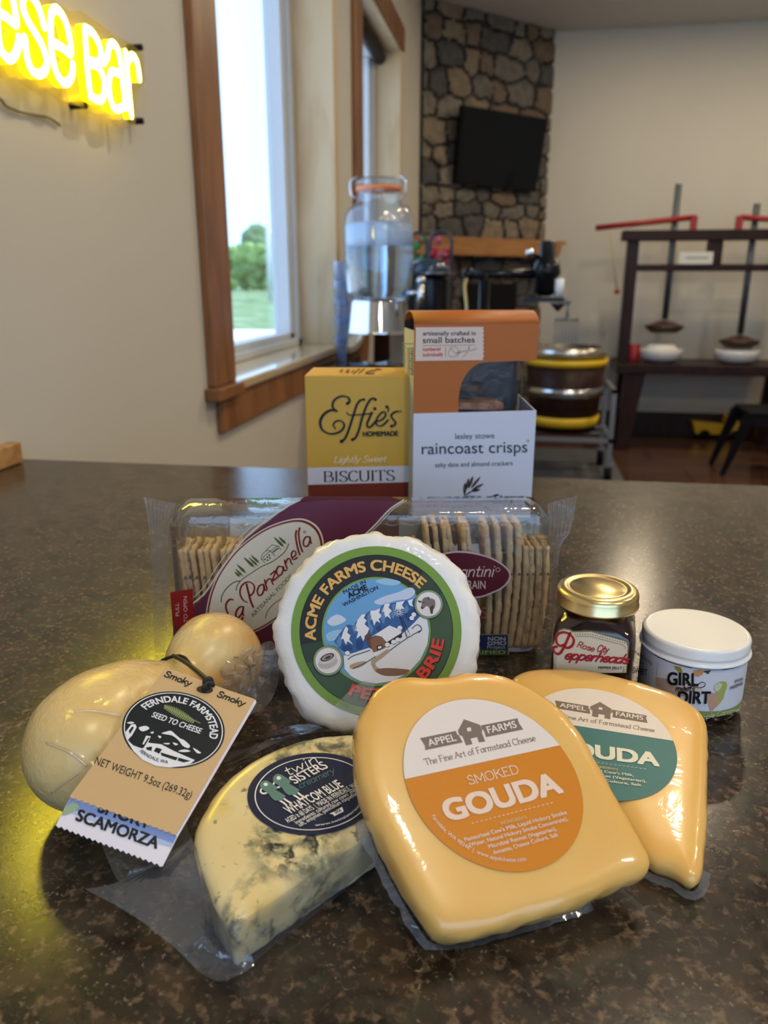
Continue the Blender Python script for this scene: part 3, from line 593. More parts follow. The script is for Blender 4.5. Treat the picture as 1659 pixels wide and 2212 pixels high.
cr, cg, cy_ = M('red_bloom', (.45, .03, .06), .6), M('green_bloom', (.03, .28, .10), .6), M('pink_bloom', (.5, .12, .2), .6)
arch_thing(t, 928, 975, 500, 4.15, [cr, cr, cy_, M('orange_bloom', (.5, .18, .06), .6)], 4)
t = thing('arched_frame', 'dark arched frame with green leaves half hidden behind the dispenser', 'ornament', V((at_y(900, 560, 4.15).x, 4.22, CZ)))
arch_thing(t, 882, 921, 503, 4.22, [cg, cg, cg, cr], 9)

# ================================================================ BARREL VAT ON ITS CART
BY = 5.42; q = lambda x, y: at_y(x, y, BY); bc = q(1222, 800); bx = bc.x; br = (q(1308, 800)-q(1136, 800)).length/2
z_rim, z_y1, z_y1b, z_s1, z_s0, z_g1, z_g0, z_bot = [q(1222, k).z for k in (752, 772, 786, 832, 850, 893, 912, 925)]
t = thing('wooden_vat', 'dark wooden barrel vat with yellow hoops and a steel band', 'vat', (bx, BY, z_bot))
rr_ = lambda z: br*(.84+.16*(z-z_bot)/(z_rim-z_bot))
part('staves', MB().lathe([(rr_(z_bot), z_bot), (rr_(z_rim), z_y1b)], (bx, BY, 0), m_dark, 48), t)
my = M('yellow_hoop', (.80, .50, .02), .4)
def hoop(n, za, zb, m, g=.012, lab=None): part(n, MB().lathe([(rr_(za)+.002, za), (rr_(za)+g, za), (rr_(zb)+g, zb), (rr_(zb)+.002, zb)], (bx, BY, 0), m, 48, cap0=False, cap1=False), t, label=lab)
hoop('hoop', z_y1b, z_y1, my, .014, 'yellow upper hoop'); hoop('hoop', z_g0, z_g1, my, .014, 'yellow lower hoop'); hoop('hoop', z_s0, z_s1, m_steel, .014, 'steel middle band')
part('rim', MB().lathe([(rr_(z_rim)-.01, z_y1+.002), (rr_(z_rim)-.004, z_rim+.01), (rr_(z_rim)-.03, z_rim+.012), (rr_(z_rim)-.05, z_y1+.004)], (bx, BY, 0), M('dull_steel', (.6, .58, .52), .25, metal=1), 48), t, label='steel lining rim')
t = thing('vat_cart', 'grey steel cart with black casters carrying the wooden vat', 'cart', (bx, BY, ZF))
cy0, cy1 = BY-br*1.05, BY+br*1.05; cx0, cx1 = bx-br*1.12, bx+br*1.2; zr = q(1310, 830).z; zl = z_bot-.012
mg = M('galvanised', (.26, .27, .29), .45, metal=.6)
for a_, c_ in (((cx0, cy0), (cx1, cy0+.028)), ((cx0, cy1-.028), (cx1, cy1)), ((cx0, cy0), (cx0+.028, cy1)), ((cx1-.028, cy0), (cx1, cy1))): part('frame_bar', MB().box((*a_, zl-.03), (*c_, zl), mg), t)
for y in (BY-.1, BY+.1): part('cross_bar', MB().box((cx0, y-.014, zl-.002), (cx1, y+.014, z_bot), mg), t)
for x in (cx0+.015, cx1-.015):
    for y in (cy0+.015, cy1-.015):
        part('post', MB().box((x-.015, y-.015, ZF+.13), (x+.015, y+.015, zr if x > bx else zl), mg), t)
        part('caster', MB().tube([(x-.02, y, ZF+.062), (x+.02, y, ZF+.062)], .06, m_blackm, 20).box((x-.03, y-.03, ZF+.115), (x+.03, y+.03, ZF+.13), mg), t)
part('side_rail', MB().box((cx1-.03, cy0, zr-.025), (cx1, cy1, zr), mg), t)
t = thing('curd_harp', 'wire curd rake standing in the wooden vat', 'curd rake', (q(1222, 740).x, BY, z_rim-.1))
m_wire = M('grey_wire', (.18, .2, .23), .35, metal=.6)
tl, tr_ = q(1200, 690), q(1250, 690); part('crossbar', MB().tube([tl, tr_], .008, m_wire, 8), t)
for k in range(8):
    a_ = tl.lerp(tr_, k/7); part('tine', MB().tube([a_, V((a_.x*.96+.01, BY, z_rim-.1))], .004, m_wire, 6), t)
part('handle', MB().tube([q(1225, 690), q(1227, 655)], .009, m_wire, 8).ball(q(1227, 652), .02, m_wire), t)
struct_mat = MB().box((-.35, 4.4, ZF), (.72, 6.2, ZF+.008), M('grey_mat', (.10, .105, .115), .7, bump=((200, 200, 200), .2, .002)))
top('floor_mat', struct_mat, 'grey rubber mat on the floor under the vat cart', 'mat', (.2, 5.3, ZF))

# ================================================================ CHEESE PRESS
PY = 6.48; q = lambda x, y: at_y(x, y, PY); xr = 2.75
t = thing('cheese_press', 'dark wooden double cheese press table against the back wall', 'cheese press', (1.6, PY, ZF))
def post(x_, za, zb, w2=.04, n='post'): part(n, MB().box((x_-w2, PY-.05, za), (x_+w2, PY+.05, zb), m_dark), t, bevel=.005)
zt1, zt0, zm1, zm0, ztab1, ztab0 = [q(1500, k).z for k in (497, 520, 571, 586, 782, 803)]
xl = q(1366, 540).x; xm = q(1543, 540).x
post(xl, ztab1, zt0, .042); post(xm, zm1, zt0, .05); post(2*xm-xl, ztab1, zt0, .042)
part('top_beam', MB().box((q(1344, 500).x, PY-.07, zt0), (2*xm-xl+.09, PY+.07, zt1), m_dark), t, bevel=.006)
part('guide_beam', MB().box((xl, PY-.045, zm0), (2*xm-xl, PY+.045, zm1), m_dark), t, bevel=.005)
part('table_top', MB().box((q(1325, 790).x, PY-.26, ztab0), (2*xm-xl+.25, PY+.28, ztab1), m_dark), t, bevel=.008)
for x_ in (xl+.02, 2*xm-xl-.02):
    for y_ in (-.2, .2): part('leg', MB().hexa([(x_-.05, PY+y_-.04, ZF), (x_+.05, PY+y_-.04, ZF), (x_+.05, PY+y_+.04, ZF), (x_-.05, PY+y_+.04, ZF), (x_-.02, PY+y_-.04, ztab0), (x_+.13, PY+y_-.04, ztab0), (x_+.13, PY+y_+.04, ztab0), (x_-.02, PY+y_+.04, ztab0)], m_dark), t, bevel=.005)
m_scr = M('dark_steel_screw', (.10, .115, .13), .35, metal=.7, bump=((5, 5, 90), .6, .01))
m_red = M('red_lever_paint', (.30, .012, .015), .4)
zbowl = ztab1
for (xt, yt, xb, yb, lab, lv) in ((1458, 398, 1441, 690, 'left', [(1286, 493), (1500, 470)]), (1628, 440, 1612, 722, 'right', [(1598, 470), (1765, 482)])):
    xs = q((xt+xb)/2, 560).x
    part('screw', MB().tube([(xs, PY, q(xb, yb).z), (xs, PY, q(xt, yt).z)], .024, m_scr, 14), t)
    zp_ = q(xb, yb+4).z; part('press_plate', MB().lathe([(.10, zp_-.085), (.14, zp_-.055), (.15, zp_-.035), (.10, zp_-.02), (.055, zp_), (.02, zp_+.006)], (xs, PY, 0), M('reddish_wood', (.045, .017, .011), .4), 28), t)
    a_, c_ = q(*lv[0]), q(*lv[1]); a_.y = c_.y = PY-.03
    b = MB().tube([a_, c_], .021, m_red, 8); e_ = c_ if lab == 'left' else a_
    b.box((e_.x-.03, PY-.055, zt1), (e_.x+.015, PY-.005, e_.z+.01), m_red)
    part('lever', b, t, label='red painted lever')
    g_ = MB().lathe([(.09, zbowl), (.155, zbowl+.035), (.165, zbowl+.10), (.16, zbowl+.105), (.145, zbowl+.095), (.13, zbowl+.02)], (xs-.01, PY-.02, 0), M('white_glaze', (.72, .71, .68), .1, spec=.6, coat=.5), 36)
    top('cheese_hoop', g_, 'white glazed bowl under the %s press screw' % lab, 'bowl', (xs-.01, PY-.02, zbowl), 'bowls on the press table')
    if lab == 'left': top('fresh_cheese', MB().lathe([(.125, zbowl+.022), (.135, zbowl+.09), (.10, zbowl+.135), (.02, zbowl+.14)], (xs-.01, PY-.02, 0), M('curd_white', (.72, .70, .64), .6), 28), 'white curd heaped in the bowl under the left press screw', 'cheese', (xs-.01, PY-.02, zbowl))
p0, p1 = q(1464, 545), q(1534, 568)
top('name_card', MB().box((p0.x, PY-.075, zm1+.001), (p1.x, PY-.069, p0.z), M('card_white', (.66, .65, .6), .6)).box((p0.x+.05, PY-.0765, (zm1+p0.z)/2-.004), (p1.x-.03, PY-.0755, (zm1+p0.z)/2+.008), M('grey_print', (.3, .3, .3), .6)), 'small white card standing on the press guide beam', 'card', (p0.x, PY-.07, zm1))
p0, p1 = q(1354, 745), q(1378, 775); top('red_can', MB().lathe([(.045, ztab1), (.047, ztab1+.01), (.047, p0.z), (.03, p0.z+.006)], (p0.x+.06, PY, 0), m_red, 24), 'red can at the left end of the press table', 'can', (p0.x+.06, PY, ztab1))
c_ = [q(1318, 505), q(1332, 630)]; top('pull_cord', MB().tube([c_[0]-V((0, .03, 0)), c_[1]-V((0, .03, 0))], .006, M('straw_cord', (.45, .40, .25), .7), 6).ball(c_[1]-V((0, .03, 0)), .022, m_red, 10), 'pale cord hanging from the left red press lever', 'cord', c_[1])
g = at_z(1550, 946, ZF); t = thing('toy_truck', 'yellow toy truck on the floor below the press table', 'toy', g)
k = .09; my2 = M('toy_yellow', (.85, .52, .03), .35)
part('bed', MB().hexa([g+V(v_) for v_ in ((-.2, -.08, .04), (.0, -.08, .04), (.0, .06, .04), (-.2, .06, .04), (-.24, -.1, .15), (.02, -.1, .13), (.02, .08, .13), (-.24, .08, .15))], my2), t, bevel=.01)
part('cab', MB().hexa([g+V(v_) for v_ in ((.01, -.08, .04), (.2, -.08, .04), (.2, .06, .04), (.01, .06, .04), (.03, -.07, .21), (.12, -.07, .19), (.12, .05, .19), (.03, .05, .21))], my2), t, bevel=.01)
for x_ in (-.13, .12):
    for y_ in (-.09, .07): part('wheel', MB().tube([g+V((x_, y_-.015, .042)), g+V((x_, y_+.015, .042))], .042, m_blackm, 16), t)

# ================================================================ STOOL
S0 = at_z(1556, 1026, ZF); sc_ = V((S0.x+.30, S0.y+.14, ZF)); zs_ = at_y(1600, 884, S0.y+.05).z
t = thing('metal_stool', 'black metal stool with splayed legs at the right edge', 'stool', sc_)
part('seat', MB().box(sc_+V((-.19, -.19, zs_-ZF-.03)), sc_+V((.19, .19, zs_-ZF)), m_blackm), t, bevel=.025, seg=3)
for sx in (-1, 1):
    for sy in (-1, 1):
        f = sc_+V((sx*.29, sy*.14 if sy < 0 else .2, 0)); h_ = sc_+V((sx*.165, sy*.165, zs_-ZF-.028))
        part('leg', MB().hexa([f+V((-.014, -.014, 0)), f+V((.014, -.014, 0)), f+V((.014, .014, 0)), f+V((-.014, .014, 0)), h_+V((-.036, -.03, 0)), h_+V((.036, -.03, 0)), h_+V((.036, .03, 0)), h_+V((-.036, .03, 0))], m_blackm), t)
for sy in (-1, 1):
    part('apron', MB().box(sc_+V((-.17, sy*.17-.008, zs_-ZF-.10)), sc_+V((.17, sy*.17+.008, zs_-ZF-.028)), m_blackm), t)

# ================================================================ CHEESES
def frame_pl(B, tilt, yaw):
    P, n, r, u = tilt_plane(B, tilt, yaw); return P, r, u, n
def outline(pix, fr, n=110, smooth=6):
    P, r, u, nn = fr; q = [at_pl(x, y, P, nn)-P for x, y in pix]; q = [V((a.dot(r), a.dot(u), 0)) for a in q]
    q = resample(spline(q, smooth, True), n) if smooth else resample(q, n)
    ar = sum(a.x*b.y-b.x*a.y for a, b in zip(q, q[1:]+q[:1]))
    return q if ar > 0 else q[::-1]
def slab(mb, q, fr, prof, m, wob=0, floor=None):
    """rounded body under an outlined face; prof = (inset, depth); floor = last rings set down on the counter at these heights"""
    P, r, u, nn = fr; N = len(q); nor = []
    for i in range(N):
        d = (q[(i+2) % N]-q[i-2]).normalized(); nor.append(V((-d.y, d.x, 0)))
    rs = []; c = sum(q, V())/N
    full = [(f, prof[0][1]) for f in (.97, .75, .5, .25)]
    for f, dep in full:
        rs.append([P + r*a.x + u*a.y - nn*dep for a in ((q[i]+nor[i]*min(prof[0][0], .005)).lerp(c, f) for i in range(N))])
    for k, (ins, dep) in enumerate(prof):
        ring = []
        for i in range(N):
            a = q[i]+nor[i]*min(ins, .005); a = a + (c-a).normalized()*max(0, ins-.005); w_ = P + r*a.x + u*a.y - nn*dep
            if wob and k > 1: w_ += (r*nor[i].x+u*nor[i].y)*(-wob*noise.noise(V((i*.35, k*.8, 1.7))))
            ring.append(w_)
        for _ in range(int(ins/.0011)): ring = [ring[i]*.5+(ring[i-1]+ring[(i+1) % N])*.25 for i in range(N)]
        rs.append(ring)
    rs[:4] = [[p.lerp(sum(rs[4], V())/N, f) for p in rs[4]] for f in (.97, .75, .5, .25)]
    if floor:
        for z in floor:
            ins = .0015 if z > .003 else .004
            rs.append([V(((p+(r*nor[i].x+u*nor[i].y)*ins).x, (p+(r*nor[i].x+u*nor[i].y)*ins).y, z)) for i, p in enumerate(rs[len(prof)+3])])
    return mb.rings(rs[::-1], m, True)
m_gouda = M('gouda', (.78, .44, .105), .32, spec=.5, coat=.75, coat_r=.07, sss=.25, sss_r=(.012, .006, .002), mix=[((14, 14, 14), .3, .7, (.80, .49, .14), 3, 0)], bump=((18, 18, 18), .12, .004), coat_bump=((30, 30, 30), .25, .003, .8))
m_vac = film('vacuum_bag', (.93, .94, .97), 2.2, .08, .09, .08, (.6, .68, .85), (60, .5, 1.0))
def rim_film(t, q, fr, dep, width, i0, i1, name='vacuum_film'):
    P, r, u, nn = fr; N = len(q); b = MB(); A = []; B_ = []
    ids = [i % N for i in range(i0, i1)]
    for i in ids:
        d = (q[(i+2) % N]-q[i-2]).normalized(); o = V((d.y, -d.x, 0)); wv = 1+.5*noise.noise(V((i*.5, 3, 0)))
        a = P + r*q[i].x + u*q[i].y - nn*dep; c = a + (r*o.x+u*o.y)*width*wv - nn*.001
        A.append(V((a.x, a.y, max(a.z, .0012)))); B_.append(V((c.x, c.y, max(c.z, .0006+.0012*abs(noise.noise(V((i*.7, 0, 0))))))))
    b.rings([A, B_], m_vac, True, False, False, closed=False)
    return part(name, b, t, label='clear vacuum film edge')
CREAM, TAUPE = ink(226, 214, 205), ink(122, 106, 96)
# the label's own drawing, in the enlarged frame of the front label; both wedges carry it
def appel_label(pr, c, U, W, base, wt, smoked):
    c1, U1, W1_ = (1065.5, 1697), (173.8, -38.), (-87., -182.6); det = U1[0]*W1_[1]-U1[1]*W1_[0]
    def fr(cx, cy):
        x, y = 850+cx/3.95-c1[0], 1500+cy/3.95-c1[1]
        a = (x*W1_[1]-y*W1_[0])/det; b = (U1[0]*y-U1[1]*x)/det
        return c[0]+U[0]*a+W[0]*b, c[1]+U[1]*a+W[1]*b
    pr.o = (0, 0); pr.sc = 1; pr.fr = None; sp = .275; a0 = math.degrees(math.asin(sp))
    pr.disc(c, U, W, base, 1)
    n = 40; pts = [(math.cos(R(a0+(180-2*a0)*k/n)), math.sin(R(a0+(180-2*a0)*k/n))) for k in range(n+1)]
    pr.poly([(c[0]+U[0]*a+W[0]*b, c[1]+U[1]*a+W[1]*b) for a, b in pts], CREAM, 2)
    pr.fr = fr; k_ = TAUPE
    pr.poly([(226, 376), (530, 314), (542, 345), (556, 350), (588, 412), (268, 478), (268, 440)], k_, 3)
    pr.poly([(742, 268), (1056, 206), (1070, 250), (1106, 301), (788, 367), (770, 310), (752, 300)], k_, 3)
    pr.poly([(548, 312), (600, 214), (735, 262), (757, 318), (750, 325), (782, 404), (728, 412), (712, 366), (656, 380), (672, 427), (618, 437), (588, 360), (560, 348)], k_, 3)
    pr.poly([(622, 290), (656, 284), (664, 314), (630, 321)], CREAM, 4)
    pr.text('APPEL', (303, 446), (537, 397), (-21, -56), CREAM, 4, .02); pr.text('FARMS', (808, 336), (1052, 285), (-21, -56), CREAM, 4, .02)
    pr.sk('The Fine Art of Farmstead Cheese', (272, 606), (1216, 396), (-20, -50), .11, k_, 3, 0, .085, ends=False)
    if smoked: pr.sk('SMOKED', (645, 772), (1078, 672), (-30, -70), .10, wt, 3, 0, .09, ends=False)
    pr.text('GOUDA', (472, 1082), (1442, 834), (-74, -164), wt, 3, .045)
    for k in range(19):
        t_ = k/18.5; x, y = 665+690*t_, 1102-177*t_; pr.stroke([(x, y), (x+22, y-6)], 5, wt, 3, 0, ends=False)
    pr.text('INGREDIENTS', (920, 1114), (1138, 1060), (-12, -25), ink(222, 190, 130), 3, .012)
    L = (("Pasteurized Cow's Milk, Liquid Hickory Smoke", (612, 1256), (1478, 1022)), ('(Water, Natural Hickory Smoke Concentrate),', (652, 1302), (1488, 1076)), ('Microbial Rennet (Vegetarian),', (816, 1316), (1392, 1162)), ('Annatto, Cheese Culture, Salt', (856, 1368), (1404, 1212))) if smoked else \
        (("Pasteurized Cow's Milk,", (770, 1216), (1300, 1075)), ('Microbial Rennet (Vegetarian),', (720, 1290), (1440, 1105)), ('Cheese Culture, Salt', (890, 1316), (1420, 1175)))
    for s_, a, b in L: pr.text(s_, a, b, (-15, -31), wt, 3, .02)
    pr.fr = None
    pr.arc('Ferndale, WA 98248  |  www.appelcheese.com', c, U, W, .885, .05, 192, 268, wt, 3, .005, bottom=True)
# smoked gouda wedge, front right
fr1 = frame_pl(at_z(1412, 1890, .022), 36, 25)
px1 = [(937, 2003), (952, 2018), (990, 2022), (1040, 2018), (1125, 1993), (1228, 1962), (1330, 1918), (1392, 1892), (1413, 1870), (1409, 1843), (1392, 1812), (1348, 1733), (1288, 1627), (1238, 1547), (1183, 1500), (1120, 1463), (1069, 1448), (1010, 1446), (968, 1453), (930, 1457), (885, 1455), (847, 1461), (814, 1486), (788, 1524), (773, 1567), (771, 1606), (773, 1656), (783, 1707), (812, 1781), (853, 1863), (903, 1952)]
q1 = outline(px1, fr1, 140)
RND = [(.012, -.0004), (.0075, -.0001), (.004, .0006), (.0018, .0019), (.0004, .0042), (-.0004, .008)]
t = thing('gouda_wedge', 'large smoked gouda wedge with orange and white round label leaning in front', 'cheese', (.0, .30, 0))
part('cheese_body', slab(MB(), q1, fr1, RND+[(-.0006, .014), (.0004, .0175), (.003, .0205), (.007, .022)], m_gouda, .0012), t)
ii = max(range(140), key=lambda i: -(q1[i].y)); rim_film(t, q1, fr1, .0205, .0035, ii-26, ii+22)
pr = Pr(plane_surf(fr1[0]+fr1[3]*.0010, fr1[3]))
appel_label(pr, (1065.5, 1697), (173.8, -38.), (-87., -182.6), ink(206, 126, 24), ink(232, 205, 185), True)
part('label', pr.mb, t, label='round orange and white paper label')
# plain gouda wedge behind it
fr2 = frame_pl(at_z(1500, 1900, .0125), 11, -12)
px2 = [(1107, 1470), (1120, 1449), (1151, 1440), (1185, 1438), (1236, 1439), (1286, 1444), (1337, 1455), (1388, 1468), (1439, 1485), (1480, 1504), (1505, 1521), (1522, 1541), (1530, 1566), (1530, 1607), (1529, 1709), (1524, 1810), (1519, 1862), (1510, 1888), (1492, 1893), (1462, 1873), (1432, 1862), (1405, 1850), (1372, 1810), (1330, 1745), (1250, 1640), (1165, 1545)]
q2 = outline(px2, fr2, 140)
t = thing('gouda_wedge', 'plain gouda wedge with teal and white round label lying behind the smoked one', 'cheese', (.055, .39, 0))
part('cheese_body', slab(MB(), q2, fr2, [(.016, -.0006), (.009, -.0002), (.0045, .0004), (.0018, .0016), (.0003, .0035), (-.0004, .006)], m_gouda, .0008, floor=(.0045, .0008)), t)
jj = min(range(140), key=lambda i: (q2[i]-q2[0]).length); kk = max(range(140), key=lambda i: q2[i].x-q2[i].y)
rim_film(t, q2, fr2, .0105, .004, kk-16, kk+6)
pr = Pr(plane_surf(fr2[0]+fr2[3]*.0009, fr2[3]))
appel_label(pr, (1298, 1609), (164.8, 25.7), (-7.4, -118.7), ink(62, 116, 116), ink(225, 222, 200), False)
part('label', pr.mb, t, label='round teal and white paper label')

# ---------------------------------------------------------------- blue cheese half wheel in its bag
frb = frame_pl(at_z(500, 2000, .027), 6, 40)
pxb = [(420, 1810), (424, 1776), (445, 1734), (479, 1688), (530, 1645), (593, 1612), (656, 1590), (720, 1582), (765, 1580), (800, 1592), (822, 1635), (830, 1700), (818, 1775), (800, 1792), (741, 1834), (635, 1906), (551, 1966), (513, 1992), (497, 1993), (484, 1972), (462, 1938), (441, 1886), (426, 1844)]
qb = outline(pxb, frb, 150)
pa, pb_ = at_z(640, 1815, .031)-V((-.11, .30, 0)), at_z(770, 1612, .034)-V((-.11, .30, 0)); cream = (.72, .58, .29); m_blue = M('blue_cheese', cream, .35, spec=.45, coat=.35, coat_r=.12, sss=.25, sss_r=(.008, .005, .002), coat_bump=((70, 70, 70), .2, .002),
    mix=[((20, 20, 20), .35, .65, (.76, .66, .40), 4, .3), ((26, 26, 40), .50, .72, (.66, .50, .17), 3, .5), ((95, 95, 95), .44, .58, (.27, .27, .17), 10, .25, (pa, .027, .016)), ((130, 130, 130), .48, .58, (.030, .040, .038), 10, .3, (pa, .024, .012)), ((95, 95, 95), .48, .60, (.25, .25, .16), 10, .25, (pb_, .020, .008)), ((80, 80, 80), .46, .60, (.12, .13, .09), 10, .25, ((22, 22, 22), .53, .62)), ((130, 130, 130), .63, .70, (.24, .24, .16), 6, .2)])
t = thing('blue_cheese_wedge', 'half wheel of mottled blue cheese with navy label in a clear bag', 'cheese', (-.11, .30, 0))
part('cheese_body', slab(MB(), qb, frb, [(.014, -.0003), (.008, 0), (.004, .0006), (.0014, .002), (.0002, .004), (-.0002, .007)], m_blue, .0008, floor=(.010, .004, .0008)), t)
m_bag = film('clear_bag', (.93, .95, .98), 2.2, .05, .10, .05, (.55, .65, .90), (45, .9, 1.2))
def sheet(rows, m, nu=24, amp=.0012, seed=0):   # wrinkled film through rows of (px, py, z)
    rr = [resample(spline([at_z(*p) for p in r], 5), nu+1, False) for r in rows]
    cols = [resample(spline([r[i] for r in rr], 5), 13, False) for i in range(nu+1)]
    b = MB()
    def fn(u, v):
        p = cols[min(nu, int(u*nu+.5))][min(12, int(v*12+.5))]
        d = amp*noise.noise(p*55+V((seed, 0, 0)))+.5*amp*noise.noise(p*140); return V((p.x+d*.4, p.y, max(.0012, p.z+d)))
    return b.grid(fn, nu, 12, m)
part('bag', sheet([[(182, 1918, .016), (290, 1978, .009), (390, 2062, .004), (466, 2120, .0015), (520, 2104, .0015), (548, 2086, .0015)],
                   [(262, 1902, .016), (340, 1950, .014), (420, 2020, .010), (478, 2062, .005), (515, 2060, .006), (545, 2066, .005)],
                   [(415, 1812, .026), (430, 1870, .026), (448, 1915, .025), (478, 1972, .024), (500, 2006, .022), (520, 2010, .018)]], m_bag, seed=2), t, label='flat corner of the clear vacuum bag')
part('bag', sheet([[(215, 1812, .004), (238, 1870, .004), (262, 1907, .006), (282, 1880, .013), (330, 1872, .012), (372, 1905, .008)],
                   [(330, 1800, .010), (350, 1840, .014), (372, 1850, .018), (392, 1850, .018), (412, 1880, .018), (436, 1936, .014)],
                   [(395, 1740, .020), (402, 1775, .024), (410, 1800, .026), (418, 1818, .027), (430, 1862, .025), (452, 1918, .024)]], m_bag, seed=5), t, label='folded flap of the clear vacuum bag')
part('bag', sheet([[(470, 1640, .004), (540, 1598, .004), (620, 1570, .004), (720, 1556, .004)], [(500, 1665, .014), (560, 1622, .016), (640, 1592, .018), (725, 1575, .02)]], m_bag, seed=8), t, label='rear edge of the clear vacuum bag')
# front and left skin of the bag pulled tight over the cut face
part('bag', sheet([[(420, 1822, .029), (447, 1915, .028), (490, 1996, .0275), (560, 1966, .029), (680, 1884, .031), (805, 1800, .033)],
                   [(412, 1850, .015), (440, 1945, .015), (497, 2050, .014), (575, 2010, .015), (690, 1925, .016), (812, 1836, .017)],
                   [(408, 1900, .0015), (445, 1995, .0015), (512, 2094, .0015), (590, 2045, .0015), (700, 1960, .0015), (815, 1868, .0015)]], film('tight_bag', (.95, .95, .97), 1.3, .04, .08, .06, (.7, .75, .85), (60, .35, .8)), 36, .0005, 11), t, label='clear bag skin over the cut face')
NAVY, SAGE, WHITE = ink(20, 30, 66), ink(92, 130, 128), ink(232, 230, 230)
pr = Pr(plane_surf(frb[0]+frb[3]*.0006, frb[3])).crop(480, 1500, 4.366)
c, U, W = (856, 940), (499, -250), (-367, -297)
pr.disc(c, U, W, NAVY, 1); pr.disc(c, U, W, WHITE, 2, .872, .89)
pr.sk('twin', (615, 778), (915, 640), (-62, -72), .12, WHITE, 3, .1, nib=(.6, .45)); pr.text('SISTERS', (690, 850), (1002, 694), (-66, -58), WHITE, 3, .02)
pr.sk('creamery', (735, 893), (1070, 738), (-42, -48), .09, SAGE, 3, .15)
pr.text('WHATCOM BLUE', (640, 1136), (1146, 872), (-70, -62), WHITE, 3, .02)
pr.text('AGED ≥ 60 DAYS  |  MADE IN FERNDALE, WA', (622, 1218), (1290, 868), (-40, -34), WHITE, 3, .015)
pr.text("Ingredients: cultured raw cows' milk,", (704, 1230), (1290, 905), (-30, -26), WHITE, 3, .005)
pr.text('salt, enzymes, penicillium roqueforti', (736, 1254), (1300, 940), (-30, -26), WHITE, 3, .005)
pr.poly([(1012, 1130), (1060, 1108), (1130, 1066), (1146, 1110), (1085, 1140), (1056, 1156), (1050, 1140)], WHITE, 3); pr.text('WA', (1068, 1140), (1128, 1108), (-14, -26), NAVY, 4, .02)
pr.arc('www.twinsisterscreamery.com', c, U, W, .80, .055, 236, 336, WHITE, 3, .005, bottom=True)
for dx, dy, sc in ((0, 0, 1), (120, -62, 1.05)):   # the two small figures on the label
    g_ = lambda L: [(355+dx+(x-355)*sc, 820+dy+(y-820)*sc) for x, y in L]
    pr.disc(g_([(408, 864)])[0], (50*sc, 8), (8, -46*sc), SAGE, 3); pr.poly(g_([(368, 892), (448, 832), (520, 880), (505, 905), (598, 962), (565, 1008), (500, 1008), (468, 985), (440, 945)]), SAGE, 3.2)
    pr.disc(g_([(410, 856)])[0], (20*sc, 2), (2, -16*sc), WHITE, 4)
    for a_ in ([(372, 890), (362, 922), (385, 940), (415, 936)], [(545, 1008), (575, 1025), (605, 1050)], [(585, 990), (615, 1012), (650, 1030)]): pr.stroke(g_(a_), 16, WHITE, 3, 4)
part('label', pr.mb, t, label='round navy label with white lettering')

# ---------------------------------------------------------------- brie wheel in white paper
frw = frame_pl(at_z(770, 1588, .0165), 60, 8)
pxw = [(808, 1145), (835, 1152), (871, 1156), (908, 1162), (926, 1174), (962, 1192), (983, 1213), (1004, 1241), (1014, 1268), (1030, 1290), (1037, 1312), (1038, 1346), (1041, 1382), (1035, 1421), (1027, 1450), (1010, 1490), (975, 1536), (920, 1572), (850, 1588), (790, 1588), (735, 1584), (690, 1572), (655, 1548), (630, 1512), (616, 1476), (602, 1436), (590, 1390), (586, 1345), (598, 1331), (602, 1307), (618, 1256), (634, 1236), (675, 1191), (691, 1177), (721, 1163), (766, 1152)]
qw = outline(pxw, frw, 180, 2)
m_paper = M('white_cheese_paper', (.79, .78, .77), .42, spec=.4, coat=.45, coat_r=.12, sss=.08, bump=((24, 24, 24), .40, .006, .3), coat_bump=((34, 34, 34), .5, .006, .4))
t = thing('brie_wheel', 'round brie wheel wrapped in white paper with green ringed farm label', 'cheese', (-.085, .44, 0))
part('cheese_body', slab(MB(), qw, frw, [(.014, -.0002), (.008, 0), (.0045, .0008), (.0015, .003), (0, .007), (-.0008, .013), (0, .019), (.002, .0235), (.006, .026), (.012, .0265)], m_paper, .0028), t)
S3 = lambda x, y: (570+x/3.318, 1120+y/3.318)
pr = Pr(plane_surf(frw[0]+frw[3]*.0006, frw[3])).crop(570, 1120, 3.318)
c, rr = (806, 810), 611; U, W = (rr, 0), (0, -rr)
G1, G2, G3, DK, TAN, RED, ICE = ink(116, 150, 62), ink(62, 84, 58), ink(50, 66, 50), ink(36, 39, 38), ink(224, 172, 92), ink(214, 66, 48), ink(226, 226, 228)
INK = ink(22, 30, 34)
pr.disc(c, U, W, G1, 1)
for a0, a1, m_ in ((60, 190, DK), (190, 205, G3), (205, 390, G2), (390, 412, G3), (412, 420, DK)): pr.disc(c, U, W, m_, 2, .60, .893, a0, a1, 40)
pr.disc(c, U, W, INK, 3, .893, .9); pr.disc(c, U, W, G1, 3, .618, .64); pr.disc(c, U, W, INK, 3, .64, .645)
